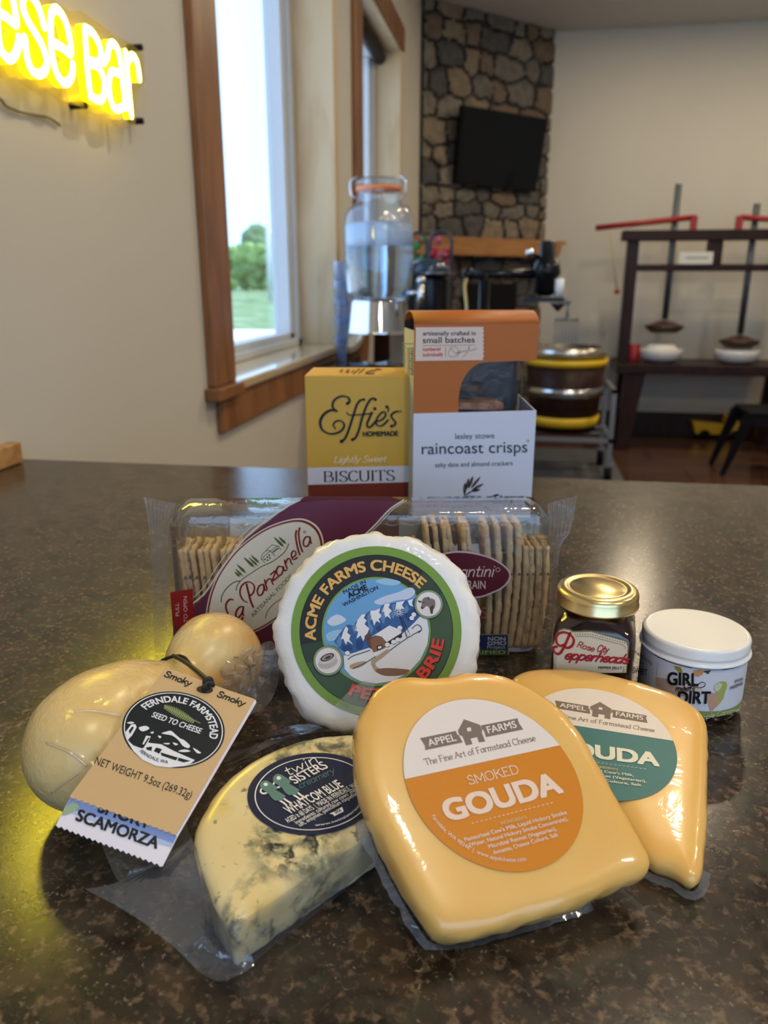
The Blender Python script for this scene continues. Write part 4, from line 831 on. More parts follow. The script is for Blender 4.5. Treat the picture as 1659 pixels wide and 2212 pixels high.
# the framed winter farm scene
SKY, SKYL, MTN, MTL, SNOW, BRN, LBR = ink(104, 158, 204), ink(150, 188, 216), ink(52, 92, 150), ink(92, 132, 178), ink(222, 224, 230), ink(96, 66, 48), ink(176, 152, 128)
pr.disc(c, U, W, SKY, 3, 0, .618)
pr.poly([(455, 745), (480, 710), (520, 690), (560, 700), (590, 730), (540, 760), (490, 770)], ink(196, 206, 220), 4, 4)
pr.poly([(450, 830), (520, 800), (590, 800), (560, 850), (470, 880)], SKYL, 4, 4)
pr.poly([(790, 600), (860, 560), (960, 530), (1050, 495), (1085, 530), (1040, 575), (940, 590), (850, 620)], ink(190, 200, 222), 4, 4)
pr.poly([(800, 450), (880, 430), (980, 455), (940, 480), (860, 475)], SKYL, 4, 4)
pr.poly([(505, 880), (540, 830), (585, 770), (610, 760), (640, 770), (670, 730), (700, 690), (730, 685), (765, 660), (800, 660), (835, 640), (870, 605), (905, 610), (955, 600), (1010, 590), (1075, 572), (1130, 640), (1100, 760), (900, 900), (700, 960), (600, 970), (540, 930)], MTN, 5)
for L in ([(588, 772), (606, 790), (598, 820), (622, 838), (612, 868), (640, 905), (600, 880), (588, 905), (570, 862), (552, 870), (568, 815)], [(672, 728), (702, 690), (730, 686), (716, 716), (738, 730), (722, 758), (756, 790), (742, 822), (770, 850), (730, 842), (712, 880), (694, 838), (664, 862), (676, 812), (650, 800)],
          [(765, 662), (800, 660), (835, 642), (826, 676), (848, 700), (822, 722), (836, 748), (806, 736), (790, 770), (778, 724), (756, 730)], [(868, 608), (905, 612), (893, 640), (918, 662), (898, 686), (912, 722), (884, 700), (868, 716), (862, 668), (846, 672)], [(950, 602), (1008, 592), (990, 622), (1008, 650), (982, 648), (976, 684), (960, 652), (940, 660)], [(1030, 590), (1072, 576), (1060, 606), (1072, 634), (1044, 622)]): pr.poly(L, ICE, 6)
for L in ([(520, 880), (545, 832), (560, 872), (552, 915), (530, 925)], [(632, 782), (655, 748), (668, 790), (652, 830)], [(742, 700), (760, 672), (772, 712), (762, 748), (788, 790), (770, 830), (748, 780)], [(842, 650), (862, 625), (858, 668), (872, 712), (858, 760), (838, 720)], [(918, 620), (944, 612), (936, 652), (948, 690), (926, 720), (908, 690), (924, 660)], [(1000, 660), (1024, 612), (1040, 650), (1024, 700)]): pr.poly(L, MTL, 6)
for L in ([(560, 900), (590, 912), (620, 905), (640, 940), (600, 960), (560, 945)], [(660, 880), (690, 860), (720, 895), (700, 940), (664, 935)], [(800, 790), (830, 760), (850, 800), (838, 830)], [(1000, 700), (1040, 660), (1080, 640), (1100, 690), (1040, 740)]): pr.poly(L, ink(36, 68, 122), 6)
pr.poly([(572, 985), (650, 962), (760, 925), (900, 880), (990, 830), (1080, 745), (1130, 690), (1165, 700), (1182, 800), (1172, 900), (1120, 1012), (1030, 1110), (920, 1165), (806, 1183), (690, 1165), (625, 1130), (580, 1080)], SNOW, 6)
pr.poly([(770, 1020), (830, 975), (880, 940), (905, 950), (850, 1000), (800, 1040), (830, 1075), (920, 1085), (1010, 1080), (1060, 1092), (1010, 1120), (900, 1115), (820, 1110), (780, 1070)], LBR, 7, 3)
pr.poly([(800, 1085), (900, 1072), (1040, 1088), (990, 1122), (860, 1125)], ink(128, 96, 76), 8, 3)
pr.poly([(722, 845), (745, 822), (768, 832), (772, 880), (782, 940), (760, 930)], BRN, 8)
pr.poly([(764, 870), (800, 840), (845, 850), (880, 890), (872, 925), (830, 945), (785, 960), (770, 920)], ink(132, 92, 66), 9)
pr.poly([(808, 915), (848, 905), (852, 935), (812, 945)], ink(60, 40, 30), 10); pr.poly([(818, 920), (842, 914), (844, 930), (820, 936)], ICE, 11)
pr.poly([(770, 850), (900, 768), (985, 802), (985, 822), (880, 888), (845, 848), (800, 838)], ICE, 10)
pr.poly([(868, 888), (985, 815), (992, 850), (900, 905), (872, 915)], ink(44, 42, 44), 9)
pr.stroke([(968, 690), (1000, 770), (1025, 850)], 5, INK, 11, 0); pr.stroke([(985, 700), (1050, 840)], 4, INK, 11, 0)
for k in range(12): a_ = R(30*k); pr.stroke([(968+9*math.cos(a_), 675+9*math.sin(a_)), (968+34*math.cos(a_), 675+30*math.sin(a_))], 5, ink(186, 196, 206), 12, 0)
for x, y in ((600, 965), (930, 885), (960, 870), (885, 905), (975, 785), (1060, 715), (1075, 690), (1045, 830)): pr.disc((x, y), (17, 0), (0, 15), ICE, 11); pr.disc((x+4, y+12), (13, 0), (0, 6), ink(110, 108, 112), 10)
for L in ([(605, 1010), (640, 985), (700, 965), (760, 945)], [(640, 1075), (720, 1040), (800, 990)], [(905, 945), (960, 905), (1040, 850), (1130, 800)], [(1060, 790), (1100, 762), (1132, 790), (1110, 820)]):
    pr.stroke(L, 5, INK, 10, 4)
pr.poly([(620, 1050), (700, 1025), (740, 1030), (690, 1065), (630, 1078)], LBR, 9, 3)
pr.arc('ACME FARMS CHEESE', c, U, W, .715, .118, 188, 45, TAN, 4, .035)
pr.arc('PETITE BRIE', c, U, W, .81, .135, 247, 352, INK, 4, .05, bottom=True); pr.arc('PETITE BRIE', (c[0]-5, c[1]-5), U, W, .81, .13, 247, 352, RED, 5, .035, bottom=True)
pr.text('MADE IN', (577, 543), (734, 462), 26, INK, 5, .012); pr.text('ACME', (612, 574), (746, 508), 38, INK, 5, .05); pr.text('WASHINGTON', (574, 634), (822, 505), 27, INK, 5, .015)
for (x, y, r_) in ((1180, 617, 103), (463, 1020, 108)):
    pr.disc((x, y), (r_, 0), (0, -r_), INK, 12); pr.disc((x, y), (r_*.975, 0), (0, -r_*.975), ink(132, 160, 112), 13); pr.disc((x, y), (r_*.87, 0), (0, -r_*.87), INK, 14); pr.disc((x, y), (r_*.85, 0), (0, -r_*.85), ink(222, 214, 214), 15)
CW, CD = ink(120, 108, 104), ink(62, 54, 52)
pr.poly([(1135, 585), (1160, 566), (1195, 575), (1225, 590), (1225, 640), (1205, 660), (1212, 680), (1196, 684), (1186, 645), (1165, 630), (1140, 652), (1126, 640), (1132, 612)], CW, 16, 3)
for L in ([(1104, 590), (1125, 595), (1135, 605), (1112, 604)], [(1172, 575), (1180, 562), (1184, 584)], [(1125, 636), (1142, 640), (1138, 652), (1128, 648)], [(1190, 640), (1215, 625), (1210, 672), (1198, 682)]): pr.poly(L, CD, 17, 2)
pr.disc((1146, 606), (5, 0), (0, 5), CD, 17)
pr.disc((462, 1035), (68, -20), (-12, -38), ink(186, 176, 174), 16); pr.disc((460, 1005), (62, -22), (-8, -34), ink(206, 198, 196), 17); pr.disc((457, 996), (48, -18), (-6, -24), CD, 18); pr.disc((457, 996), (38, -14), (-5, -18), ink(150, 140, 136), 19); pr.disc((462, 998), (22, -9), (-3, -8), CD, 20)
part('label', pr.mb, t, label='round green and dark paper label with a winter farm scene')
b = MB(); g0 = [at_pl(*S3(x, y), frw[0]+frw[3]*.003, frw[3]) for x, y in ((500, 1350), (560, 1290), (640, 1210), (720, 1160), (800, 1190), (700, 1400), (600, 1400))]
part('film_corner', MB().add([p+frw[3]*.001*k for k, p in enumerate(g0)], [tuple(range(7))], film('clear_corner', (.93, .95, .98), 1.8, .08, .08, .12, (.75, .8, .9), (60, .6, 1.2)), True), t, label='clear film corner over the label')

# ---------------------------------------------------------------- smoked scamorza with its hang tag
Bc = at_z(212, 1602, .0375); Hc = at_z(466, 1424, .031); ax_ = (Hc-Bc); Lh = ax_.length; ax_.normalize()
s1 = ax_.cross(V((0, 0, 1))).normalized(); s2 = s1.cross(ax_)
prof = [(-.0405, .001), (-.038, .012), (-.031, .0235), (-.018, .033), (0, .0372), (.020, .0362), (.040, .0318), (Lh-.058, .0235), (Lh-.046, .0180), (Lh-.038, .0172), (Lh-.030, .0205), (Lh-.019, .0275), (Lh-.006, .0315), (Lh+.004, .0318), (Lh+.014, .0288), (Lh+.023, .021), (Lh+.0285, .011), (Lh+.0305, .001)]
pq = spline([V((a, b_, 0)) for a, b_ in prof], 4); rs = []
for p in pq:
    ring = []
    for k in range(56):
        a_ = 2*math.pi*k/56; o = s1*math.cos(a_)+s2*math.sin(a_); w_ = Bc+ax_*p.x; w_ = w_+o*p.y*(1+.035*noise.noise((w_+o*p.y)*38))
        ring.append(V((w_.x, w_.y, max(w_.z, .0006))))
    rs.append(ring)
m_sca = M('smoked_scamorza', (.74, .53, .21), .3, spec=.5, coat=.9, coat_r=.06, sss=.3, sss_r=(.012, .007, .003), mix=[((16, 16, 22), .42, .62, (.76, .60, .30), 3, .2), ((10, 10, 16), .54, .70, (.72, .37, .08), 3, 0)], coat_bump=((95, 95, 95), 1.0, .012, 1.6), bump=((22, 22, 22), .15, .004))
t = thing('scamorza', 'gourd shaped smoked scamorza cheese in clear wrap left of the tag', 'cheese', (Bc.x, Bc.y, 0))
part('cheese_body', MB().rings(rs, m_sca), t)
nk = Bc+ax_*(Lh-.041); b = MB(); m_cord = M('black_cord', (.01, .01, .011), .5)
b.tube([nk+(s1*math.cos(2*math.pi*k/32)+s2*math.sin(2*math.pi*k/32))*.0188+ax_*.002*math.sin(k) for k in range(33)], .0011, m_cord, 8)
part('cord', b, t, label='thin black cord around the neck')
m_crk = film('crinkled_wrap', (.96, .95, .93), 2.2, .07, .10, .22, (.85, .78, .68), (110, 1.0, 2.0))
b = MB(); hub = at_z(585, 1395, .052); fan = [(455, 1478, .030), (490, 1432, .046), (530, 1405, .058), (585, 1385, .055), (602, 1420, .040), (600, 1470, .024), (585, 1515, .012), (540, 1545, .008), (500, 1530, .012), (470, 1505, .02)]
ring = resample(spline([at_z(*p) for p in fan], 6, True), 60); ctr = sum(ring, V())/60+V((.004, -.006, .010))
rs = [[p.lerp(ctr, f)+V((0, -.5, .6))*(.011*noise.noise(p*110+V((f*7, 0, 0))))*(1 if f > 0 else .4) for p in ring] for f in (0, .12, .25, .38, .5, .62, .75, .88, .97)]
part('wrap_tail', b.rings(rs, m_crk, True, False, True), t, label='crumpled clear wrap gathered beside the head')
for pts, wd in (([(160, 1538, .066), (200, 1535, .0735), (262, 1546, .0725)], .0012), ([(100, 1605, .05), (150, 1625, .064), (188, 1655, .066)], .0013), ([(112, 1712, .02), (140, 1690, .04), (170, 1670, .05)], .0015)):
    P = []
    for x, y, z in pts:   # seams lie on the cheese surface
        d = ray(x, y).normalized(); best = None
        for k in range(240):
            p = EYE+d*(.28+.001*k); s_ = (p-Bc).dot(ax_); rad = .0372*math.sqrt(max(0, 1-(s_/(.0405 if s_ < 0 else .085))**2))
            if (p-Bc-ax_*s_).length < rad+.0012: best = p; break
        P.append(best or at_z(x, y, z))
    part('wrap_seam', MB().tube(spline(P, 6), wd*.55, film('seam_film', (.97, .96, .93), 1.2, .05, .15, .16, (.9, .85, .75)), 6), t)
# hang tag
P_, n_, r_, u_ = tilt_plane(at_z(345, 1868, .025), 35, 20); sfT = plane_surf(P_, n_)
t = thing('hang_tag', 'tan hang tag with round black farm emblem tied to the scamorza', 'tag', sfT(350, 1640, 0))
X4 = lambda x, y: (60+x/3.318, 1420+y/3.318)
KRAFT = M('kraft_card', lin(208, 172, 122), .38, spec=.35, coat=.15); CARD = M('white_card', lin(228, 222, 232), .45)
def plate(poly, h0, h1, m): return MB().prism([sfT(*X4(x, y), h0) for x, y in poly], n_*(h1-h0), m)
kr = [(990, 78), (1215, 160), (1420, 236), (1628, 306)] + [(1628-563*k/14+(7 if k % 2 else 0), 306+969*k/14) for k in (14,)] + [(1062-757*k/34, 1274-272*k/34+(9 if k % 2 else -3)) for k in range(1, 34)] + [(305, 1002)]
fcd = part('front_card', plate(kr, .0004, .0012, KRAFT), t, label='tan front leaf')
bk = [(990, 80), (1640, 318), (1070, 1290), (966, 1496)] + [(966-766*k/38, 1496-294*k/38+(11 if k % 2 else -6)) for k in range(1, 38)] + [(200, 1202), (300, 1010)]
bcd = part('back_card', plate(bk, -.0010, -.0002, CARD), t, label='white back leaf with perforated lower edge')
for k in range(3): part('inner_leaf', plate([(x+4+3*k, y+3) for x, y in kr[:4]]+[(1066+3*k, 1262), (340, 995)], -.0002+.0002*k, -.00005+.0002*k, CARD), t)
pr = Pr(lambda x, y, h: sfT(x, y, .0012+h)).crop(60, 1420, 3.318)
c, U, W = (1046, 526), (338, 121), (143, -246)
pr.disc(c, U, W, INK, 1, 0, 1.0, n=90); pr.disc(c, U, W, WHITE, 2, .945, .965, n=90)
pr.arc('FERNDALE FARMSTEAD', c, U, W, .715, .155, 160, 9, WHITE, 3, .03)
pr.text('SEED TO CHEESE', (888, 434), (1234, 556), (22, -34), WHITE, 3, .02)
FERN = ink(150, 158, 104); pr.stroke([(980, 355), (1080, 410), (1170, 448), (1236, 480)], 6, FERN, 3, 6)
for k in range(17):
    x, y = 990+12.5*k, 361+6.6*k-(.05*k*(16-k))+4; l_ = 12+26*math.sin(math.pi*(k+2)/20)
    for vx, vy in ((.10, -.95), (-.62, .62)): pr.poly([(x-5, y-2), (x+vx*l_*.6-5, y+vy*l_*.6-2), (x+vx*l_, y+vy*l_), (x+vx*l_*.6+4, y+vy*l_*.6+2), (x+4, y+2)], FERN, 3)
for L in ([(712, 478), (745, 470), (768, 478), (740, 486)], [(800, 510), (850, 500), (875, 520), (830, 540), (808, 530)], [(880, 548), (905, 540), (900, 556)], [(960, 552), (1000, 540), (1030, 535), (1060, 560), (1095, 590), (1120, 600), (1165, 640), (1150, 660), (1110, 640), (1085, 605), (1040, 570), (990, 560)],
          [(935, 570), (960, 575), (950, 590)], [(970, 625), (1020, 622), (1010, 634)], [(1080, 680), (1130, 668), (1170, 682), (1120, 688)], [(1185, 655), (1245, 692), (1215, 695)], [(1040, 618), (1080, 630), (1060, 640)]): pr.poly(L, WHITE, 3, 2)
pr.poly([(704, 545), (745, 490), (775, 488), (784, 510), (750, 570), (720, 600), (770, 605), (820, 640), (852, 570), (885, 575), (866, 620), (960, 632), (1050, 680), (1200, 745), (1170, 770), (1100, 790), (1020, 798), (920, 785), (830, 745), (760, 680), (720, 615)], WHITE, 3)
for L in ([(728, 535), (752, 505), (765, 512), (735, 560)], [(720, 602), (790, 605), (840, 640), (822, 662), (760, 640)], [(850, 655), (895, 648), (890, 680), (858, 672)], [(905, 680), (925, 655), (965, 668), (945, 700)], [(955, 690), (1080, 728), (1062, 748), (960, 712)], [(1085, 728), (1170, 752), (1120, 762), (1075, 748)], [(866, 585), (878, 585), (832, 660), (822, 655)]): pr.poly(L, INK, 4)
pr.arc('FERNDALE, WA', c, U, W, .905, .08, 246, 286, INK, 4, .015, bottom=True)
pr.text('NET WEIGHT 9.5oz (269.32g)', (478, 770), (1166, 1020), (24, -52), INK, 2, .0)
pr.sk('Smoky', (975, 142), (1165, 214), (10, -42), .20, INK, 2, .25); pr.sk('Smoky', (1352, 286), (1548, 358), (10, -42), .20, INK, 2, .25)
pr.disc((1270, 240), (58, 8), (10, -26), ink(70, 48, 26), 2)
part('printing', pr.mb, fcd, label='black emblem and lettering')
pr = Pr(lambda x, y, h: sfT(x, y, -.0002+h)).crop(60, 1420, 3.318)
pr.poly([(302, 1010), (1068, 1282), (1040, 1340), (800, 1262), (560, 1180), (270, 1075)], ink(126, 148, 204), 1); pr.poly([(270, 1075), (560, 1165), (800, 1250), (1042, 1335), (1030, 1360), (780, 1290), (540, 1200), (262, 1098)], ink(176, 188, 222), 2)
pr.poly([(240, 1130), (290, 1060), (330, 1040), (370, 1075), (300, 1120)], ink(150, 172, 140), 3, 3)
pr.text('SMOKY', (500, 1106), (866, 1232), (30, -80), INK, 3, .035); pr.text('SCAMORZA', (342, 1166), (922, 1372), (30, -76), INK, 3, .035)
part('printing', pr.mb, bcd, label='black lettering on the white leaf')
h0 = sfT(*X4(1270, 240), .0015); tn = nk+s2*.0190-s1*.004
kn = MB().tube(spline([sfT(*X4(1262, 250), -.0022), h0+n_*.003, sfT(*X4(1300, 205), .004), sfT(*X4(1318, 185), -.001), (h0+nk)/2+V((0, 0, .014)), tn], 6), .0013, m_cord, 8).tube(spline([sfT(*X4(1290, 235), .001), sfT(*X4(1272, 195), .004), sfT(*X4(1310, 178), .004), sfT(*X4(1325, 210), .001)], 6), .0013, m_cord, 8)
part('cord', kn, t, label='black cord knotted through the hole')

# ================================================================ CRACKER TRAY
TZ = .1185; TT = V((math.cos(R(11.6)), math.sin(R(11.6)), 0)); TD = V((-math.sin(R(11.6)), math.cos(R(11.6)), 0)); UZ = V((0, 0, 1))
TL_ = at_z(361, 1107, TZ); TL_.z = 0; TLEN = (at_z(1190, 1100, TZ)-at_z(361, 1107, TZ)).dot(TT); TDEP = .046
tp_ = lambda a, d, z: TL_+TT*a+TD*d+UZ*z
m_tray = film('clear_tray', (.95, .96, .97), 1.3, .035, .06, .02, (.8, .85, .9), (45, .25, .6))
m_wrapf = film('clear_wrap', (.97, .975, .98), 1.5, .04, .05, .02, (.8, .85, .9), (70, .35, .8))
t = thing('cracker_tray', 'long clear plastic cracker tray with purple banded film behind the cheeses', 'cracker package', tp_(TLEN/2, TDEP/2, 0))
def rbox(mb, a0, a1, d0, d1, z0, z1, rad, m, open_front=False):   # rounded shell: rings run across the depth
    rs = []; prof = ([(0, d0)] if open_front else [(rad*.9, d0), (rad*.3, d0+.0006), (0, d0+rad*.35)]) + [(0, d1-rad), (rad*.3, d1-rad*.3), (rad, d1)]
    for ins, d in prof:
        ring = []
        for k, (cx, cz) in enumerate(((a1, z1), (a0, z1), (a0, z0), (a1, z0))):
            for j in range(7):
                a_ = R(90*k+15*j); rc = .012
                ring.append(tp_((a1-ins-rc if cx == a1 else a0+ins+rc)+rc*math.cos(a_), d, (z1-ins-rc if cz == z1 else z0+ins+rc)+rc*math.sin(a_)))
        rs.append(ring)
    return mb.rings(rs, m, True, not open_front, True)
part('tray_shell', rbox(MB(), .004, TLEN-.004, .003, TDEP, .0012, TZ-.003, .010, m_tray, True), t, label='clear moulded tray')
part('film_cover', rbox(MB(), 0, TLEN, 0, TDEP+.002, .0006, TZ, .011, m_wrapf), t, label='clear film wrapper')
# scalloped flange of the tray along the top
b = MB(); b.tube([tp_(.014+(TLEN-.028)*k/60, .006, TZ-.0125+.0012*math.sin(k*1.9)) for k in range(61)], .0009, m_tray, 6)
for k in range(16): b.tube([tp_(.011+.0007*math.sin(k*2.1), .006, .012+.006*k), tp_(.0125+.0007*math.cos(k*2.1), .006, .017+.006*k)], .0008, m_tray, 6)
for k in range(16): b.tube([tp_(TLEN-.011+.0007*math.sin(k*2.1), .006, .012+.006*k), tp_(TLEN-.0125, .006, .017+.006*k)], .0008, m_tray, 6)
part('tray_lip', b, t)
sfF = plane_surf(TL_-TD*.0006, -TD)
def flap(A, B_, nr, amp):
    A = resample(spline([V((*p, 0)) for p in A], 6), 25, False); B_ = resample(spline([V((*p, 0)) for p in B_], 6), 25, False); b = MB()
    def fn(u, v):
        p = A[int(v*24+.5)].lerp(B_[int(v*24+.5)], u); h = amp*math.sin(u*nr*6.283)*(.4+.6*math.sin(v*3.14)) + .004*(abs(u-.5)-.2)*noise.noise(V((v*5, nr, 0)))
        q = sfF(p.x, p.y, h-TDEP*.25); q.z = max(q.z, .001); return q
    return b.grid(fn, 42, 24, film('crimped_film', (.95, .96, .98), 2.4, .07, .08, .07, (.7, .8, .95), (90, .5, .8)))
part('seal_flap', flap([(300, 1082), (309, 1130), (318, 1200), (321, 1300), (326, 1425)], [(372, 1098), (358, 1150), (356, 1230), (352, 1320), (350, 1430)], 7, .0016), t, label='crimped film seal')
part('seal_flap', flap([(1190, 1096), (1192, 1150), (1194, 1200), (1196, 1260), (1192, 1420)], [(1256, 1080), (1250, 1120), (1238, 1165), (1216, 1210), (1206, 1425)], 6, .0016), t, label='crimped film seal')
# printed front film
PURP, MAR, OFFW, OLIVE, LGRN = ink(96, 44, 66, .3), ink(122, 30, 26, .3), ink(206, 200, 184, .35), ink(74, 88, 52, .35), ink(120, 124, 100, .35)
sf0 = plane_surf(TL_-TD*.0009, -TD)
def sfP(x, y, h): q = sf0(x, y, h); q.z = max(q.z, .0012); return q
pr = Pr(sfP).crop(0, 0, 1)
pr.poly([(374, 1404), (374, 1345), (410, 1320), (440, 1290), (475, 1235), (530, 1165), (600, 1110), (640, 1083), (690, 1078), (876, 1080), (845, 1100), (812, 1135), (780, 1165), (700, 1250), (640, 1330), (590, 1404)], PURP, 1)
for off, wd in ((0, 3.2), (7, 1.4)):
    pr.stroke([(416-off, 1304-off), (446-off, 1277-off), (480-off, 1225-off), (532-off, 1160-off), (600-off, 1106-off*.6), (648-off, 1080)], wd, OFFW, 2, 6)
    pr.stroke([(872+off, 1080), (842+off, 1100), (809+off, 1135), (777+off, 1166), (700+off, 1250)], wd, OFFW, 2, 6)
pr.crop(440, 1110, 6.144)
ov = [(60, 1420), (68, 1250), (130, 1000), (250, 750), (480, 460), (800, 225), (1100, 112), (1320, 100), (1490, 205), (1562, 400), (1540, 640), (1420, 900), (1200, 1180), (850, 1450), (550, 1585), (250, 1610), (105, 1540)]
oc = (810, 850); sc_o = lambda k: [(oc[0]+(x-oc[0])*k, oc[1]+(y-oc[1])*k) for x, y in ov]
pr.poly(sc_o(1.045), OFFW, 3, 5); pr.poly(sc_o(1.02), MAR, 4, 5); pr.poly(sc_o(.985), OFFW, 5, 5)
pr.stroke([(235, 1165), (245, 1080), (310, 980), (400, 905), (480, 885)], 14, OLIVE, 6, 5); pr.stroke([(432, 1010), (450, 940), (520, 860), (620, 790), (760, 700), (900, 635), (1010, 560), (1090, 480), (1130, 395)], 20, OLIVE, 6, 5, taper=(.6, .6))
for x, y, tx, ty, wd in ((488, 835, 412, 760, 34), (525, 825, 420, 722, 30), (572, 790, 438, 662, 36), (688, 715, 528, 568, 40), (728, 692, 596, 570, 30), (748, 655, 625, 540, 34), (1078, 445, 928, 300, 38), (1103, 402, 993, 298, 36)):
    mx, my_ = tx+.62*(x-tx), ty+.62*(y-ty); L = math.hypot(x-tx, y-ty); dx, dy = (x-tx)/L, (y-ty)/L
    pr.poly([(tx, ty), (mx-dy*wd*.5, my_+dx*wd*.5), (x-.12*(x-tx), y-.12*(y-ty)), (mx+dy*wd*.5, my_-dx*wd*.5)], OLIVE, 6, 3); pr.stroke([(mx, my_), (x, y)], 6, OLIVE, 6, 0)
for L in ([(770, 610), (765, 575), (780, 530), (830, 480), (910, 405), (1000, 425)], [(785, 595), (800, 560), (885, 490), (975, 425), (1000, 425), (1025, 475)], [(775, 600), (812, 645)], [(885, 490), (950, 555)], [(830, 480), (890, 488)]): pr.stroke(L, 8, OLIVE, 6, 0)
for x, y in ((815, 600), (845, 570), (872, 545), (850, 610), (880, 582), (925, 500), (945, 485), (962, 470), (985, 455)): pr.rect(x-11, y-11, x+11, y+11, OLIVE, 6)
RB = MAR
for L, wd in (([(395, 1135), (350, 1130), (305, 1180), (300, 1250), (330, 1330), (350, 1420), (380, 1470), (440, 1440), (500, 1410), (520, 1370)], 27), ([(535, 1230), (480, 1230), (435, 1290), (430, 1350), (465, 1370), (510, 1310), (530, 1240), (520, 1300), (530, 1340)], 25),
    ([(572, 930), (600, 1050), (630, 1160), (660, 1230)], 30), ([(580, 1170), (520, 1130), (485, 1050), (500, 960), (560, 905), (630, 905), (675, 960), (660, 1040), (610, 1085)], 24),
    ([(795, 930), (740, 950), (715, 1020), (735, 1075), (775, 1060), (800, 1000), (800, 940), (815, 1000), (840, 1010)], 24), ([(810, 870), (825, 930), (845, 990)], 24), ([(825, 920), (850, 870), (890, 855), (910, 900), (925, 930)], 22),
    ([(890, 800), (960, 750), (915, 880), (1000, 820)], 22), ([(1050, 700), (1000, 690), (970, 740), (985, 805), (1030, 800), (1055, 740), (1055, 690), (1070, 745), (1100, 740)], 24),
    ([(1075, 610), (1090, 670), (1110, 720)], 24), ([(1090, 660), (1110, 600), (1145, 590), (1160, 640), (1180, 665)], 22), ([(1180, 575), (1220, 545), (1220, 495), (1185, 490), (1165, 540), (1190, 600), (1245, 575)], 22),
    ([(1232, 220), (1222, 290), (1245, 430), (1275, 535)], 26), ([(1275, 185), (1262, 260), (1280, 400), (1312, 495)], 26), ([(1415, 305), (1360, 300), (1325, 360), (1335, 420), (1380, 420), (1410, 360), (1410, 300), (1420, 360), (1432, 385)], 24)):
    pr.stroke(L, wd, RB, 7, 6, nib=(.5, .62))
pr.disc((1343, 236), (20, 0), (0, 20), RB, 7, .78, 1); pr.text('R', (1336, 245), (1351, 241), 18, RB, 7)
pr.text('ARTISANAL FOODS', (655, 1372), (1180, 830), (-34, -38), LGRN, 6, .012)
pr.stroke([(820, 1375), (850, 1290), (910, 1210), (985, 1150), (1070, 1100)], 13, LGRN, 6, 5)
pr.crop(780, 1040, 3.19)
ov2 = [(370, 640), (430, 555), (560, 494), (700, 478), (870, 512), (985, 575), (1032, 645), (990, 722), (900, 772), (800, 802), (620, 800), (470, 760), (390, 710)]
oc = (700, 645); pr.poly(sc_o.__call__(1) and [(oc[0]+(x-oc[0])*1.0, oc[1]+(y-oc[1])*1.0) for x, y in ov2], ink(190, 170, 170, .35), 3, 5); pr.poly([(oc[0]+(x-oc[0])*.965, oc[1]+(y-oc[1])*.93) for x, y in ov2], ink(84, 26, 40, .3), 4, 5)
pr.sk('Croccantini', (430, 655), (912, 652), 78, .10, ink(206, 180, 170), 5, .25); pr.text('WHOLE GRAIN', (470, 738), (856, 738), 56, ink(206, 190, 180), 5, -.004)
pr.disc((942, 606), (15, 0), (0, 15), ink(206, 180, 170), 5, .8, 1); pr.text('CRACKERS', (480, 944), (862, 942), 78, ink(140, 70, 56), 3, .0)
pr.fr = lambda x, y: (780+x/3.19, 1040+(1050+(y-1050)*.74)/3.19)
pr.rect(820, 1055, 1014, 1196, ink(34, 46, 84), 3); pr.rect(820, 1196, 1014, 1240, ink(50, 78, 40), 3); pr.rect(812, 1240, 1006, 1284, ink(120, 110, 84), 3); pr.rect(812, 1051, 1018, 1056, ink(150, 160, 130), 4); pr.rect(1011, 1055, 1016, 1284, ink(150, 160, 130), 4)
T2 = ink(176, 178, 184); pr.text('NON', (874, 1110), (994, 1110), 34, T2, 4, .02); pr.text('GMO', (870, 1152), (998, 1152), 34, T2, 4, .02); pr.text('Project', (868, 1186), (994, 1186), 30, T2, 4); pr.text('VERIFIED', (700, 1234), (994, 1232), 30, ink(150, 170, 110), 4, .01); pr.text('nongmoproject.org', (640, 1274), (1004, 1268), 26, ink(40, 36, 30), 4, .015)
pr.fr = None; pr.crop(280, 1040, 3.19)
pr.poly([(280, 762), (436, 738), (446, 1000), (300, 1000)], ink(136, 32, 26, .3), 4); OW2 = ink(206, 176, 170)
pr.text('PULL', (344, 925), (340, 835), 25, OW2, 5, .0); pr.text('TO OPEN', (400, 968), (397, 790), 25, OW2, 5, .0)
pr.crop(0, 0, 1); pr.poly([(640, 1086), (700, 1080), (876, 1082), (840, 1072), (660, 1072)], ink(92, 30, 40, .3), 1)
part('printed_film', pr.mb, t, label='purple band, oval emblem and printed marks')
# back label seen through the tray
pr = Pr(plane_surf(TL_+TD*(TDEP-.004), -TD), lay=-.0003).crop(0, 0, 1)
pr.rect(497, 1120, 640, 1300, ink(188, 184, 170), 1)
rn = random.Random(5); dk_ = ink(60, 62, 62); dk2 = ink(122, 120, 116)
for k, (x, wd) in enumerate(((506, 12), (524, 6), (537, 9), (551, 9), (565, 4), (576, 8), (590, 5), (603, 7), (618, 5))):
    y = 1126
    while y < 1200: h = rn.choice((5, 8, 12)); pr.rect(x, y, x+wd*rn.uniform(.5, 1), y+h, dk_, 2); y += h+2.2
part('back_label', pr.mb, t, label='pale back label with fine print at the left')
pr = Pr(plane_surf(TL_+TD*(TDEP-.004), -TD), lay=-.0003).crop(0, 0, 1); pr.rect(862, 1118, 1165, 1175, ink(150, 146, 138), 1)
for x in range(872, 1160, 11):
    y = 1122
    while y < 1168: h = rn.choice((6, 10, 14)); pr.rect(x, y, x+5*rn.uniform(.6, 1), y+h, dk2, 2); y += h+3
part('back_label', pr.mb, t, label='grey back label with fine print at the right')
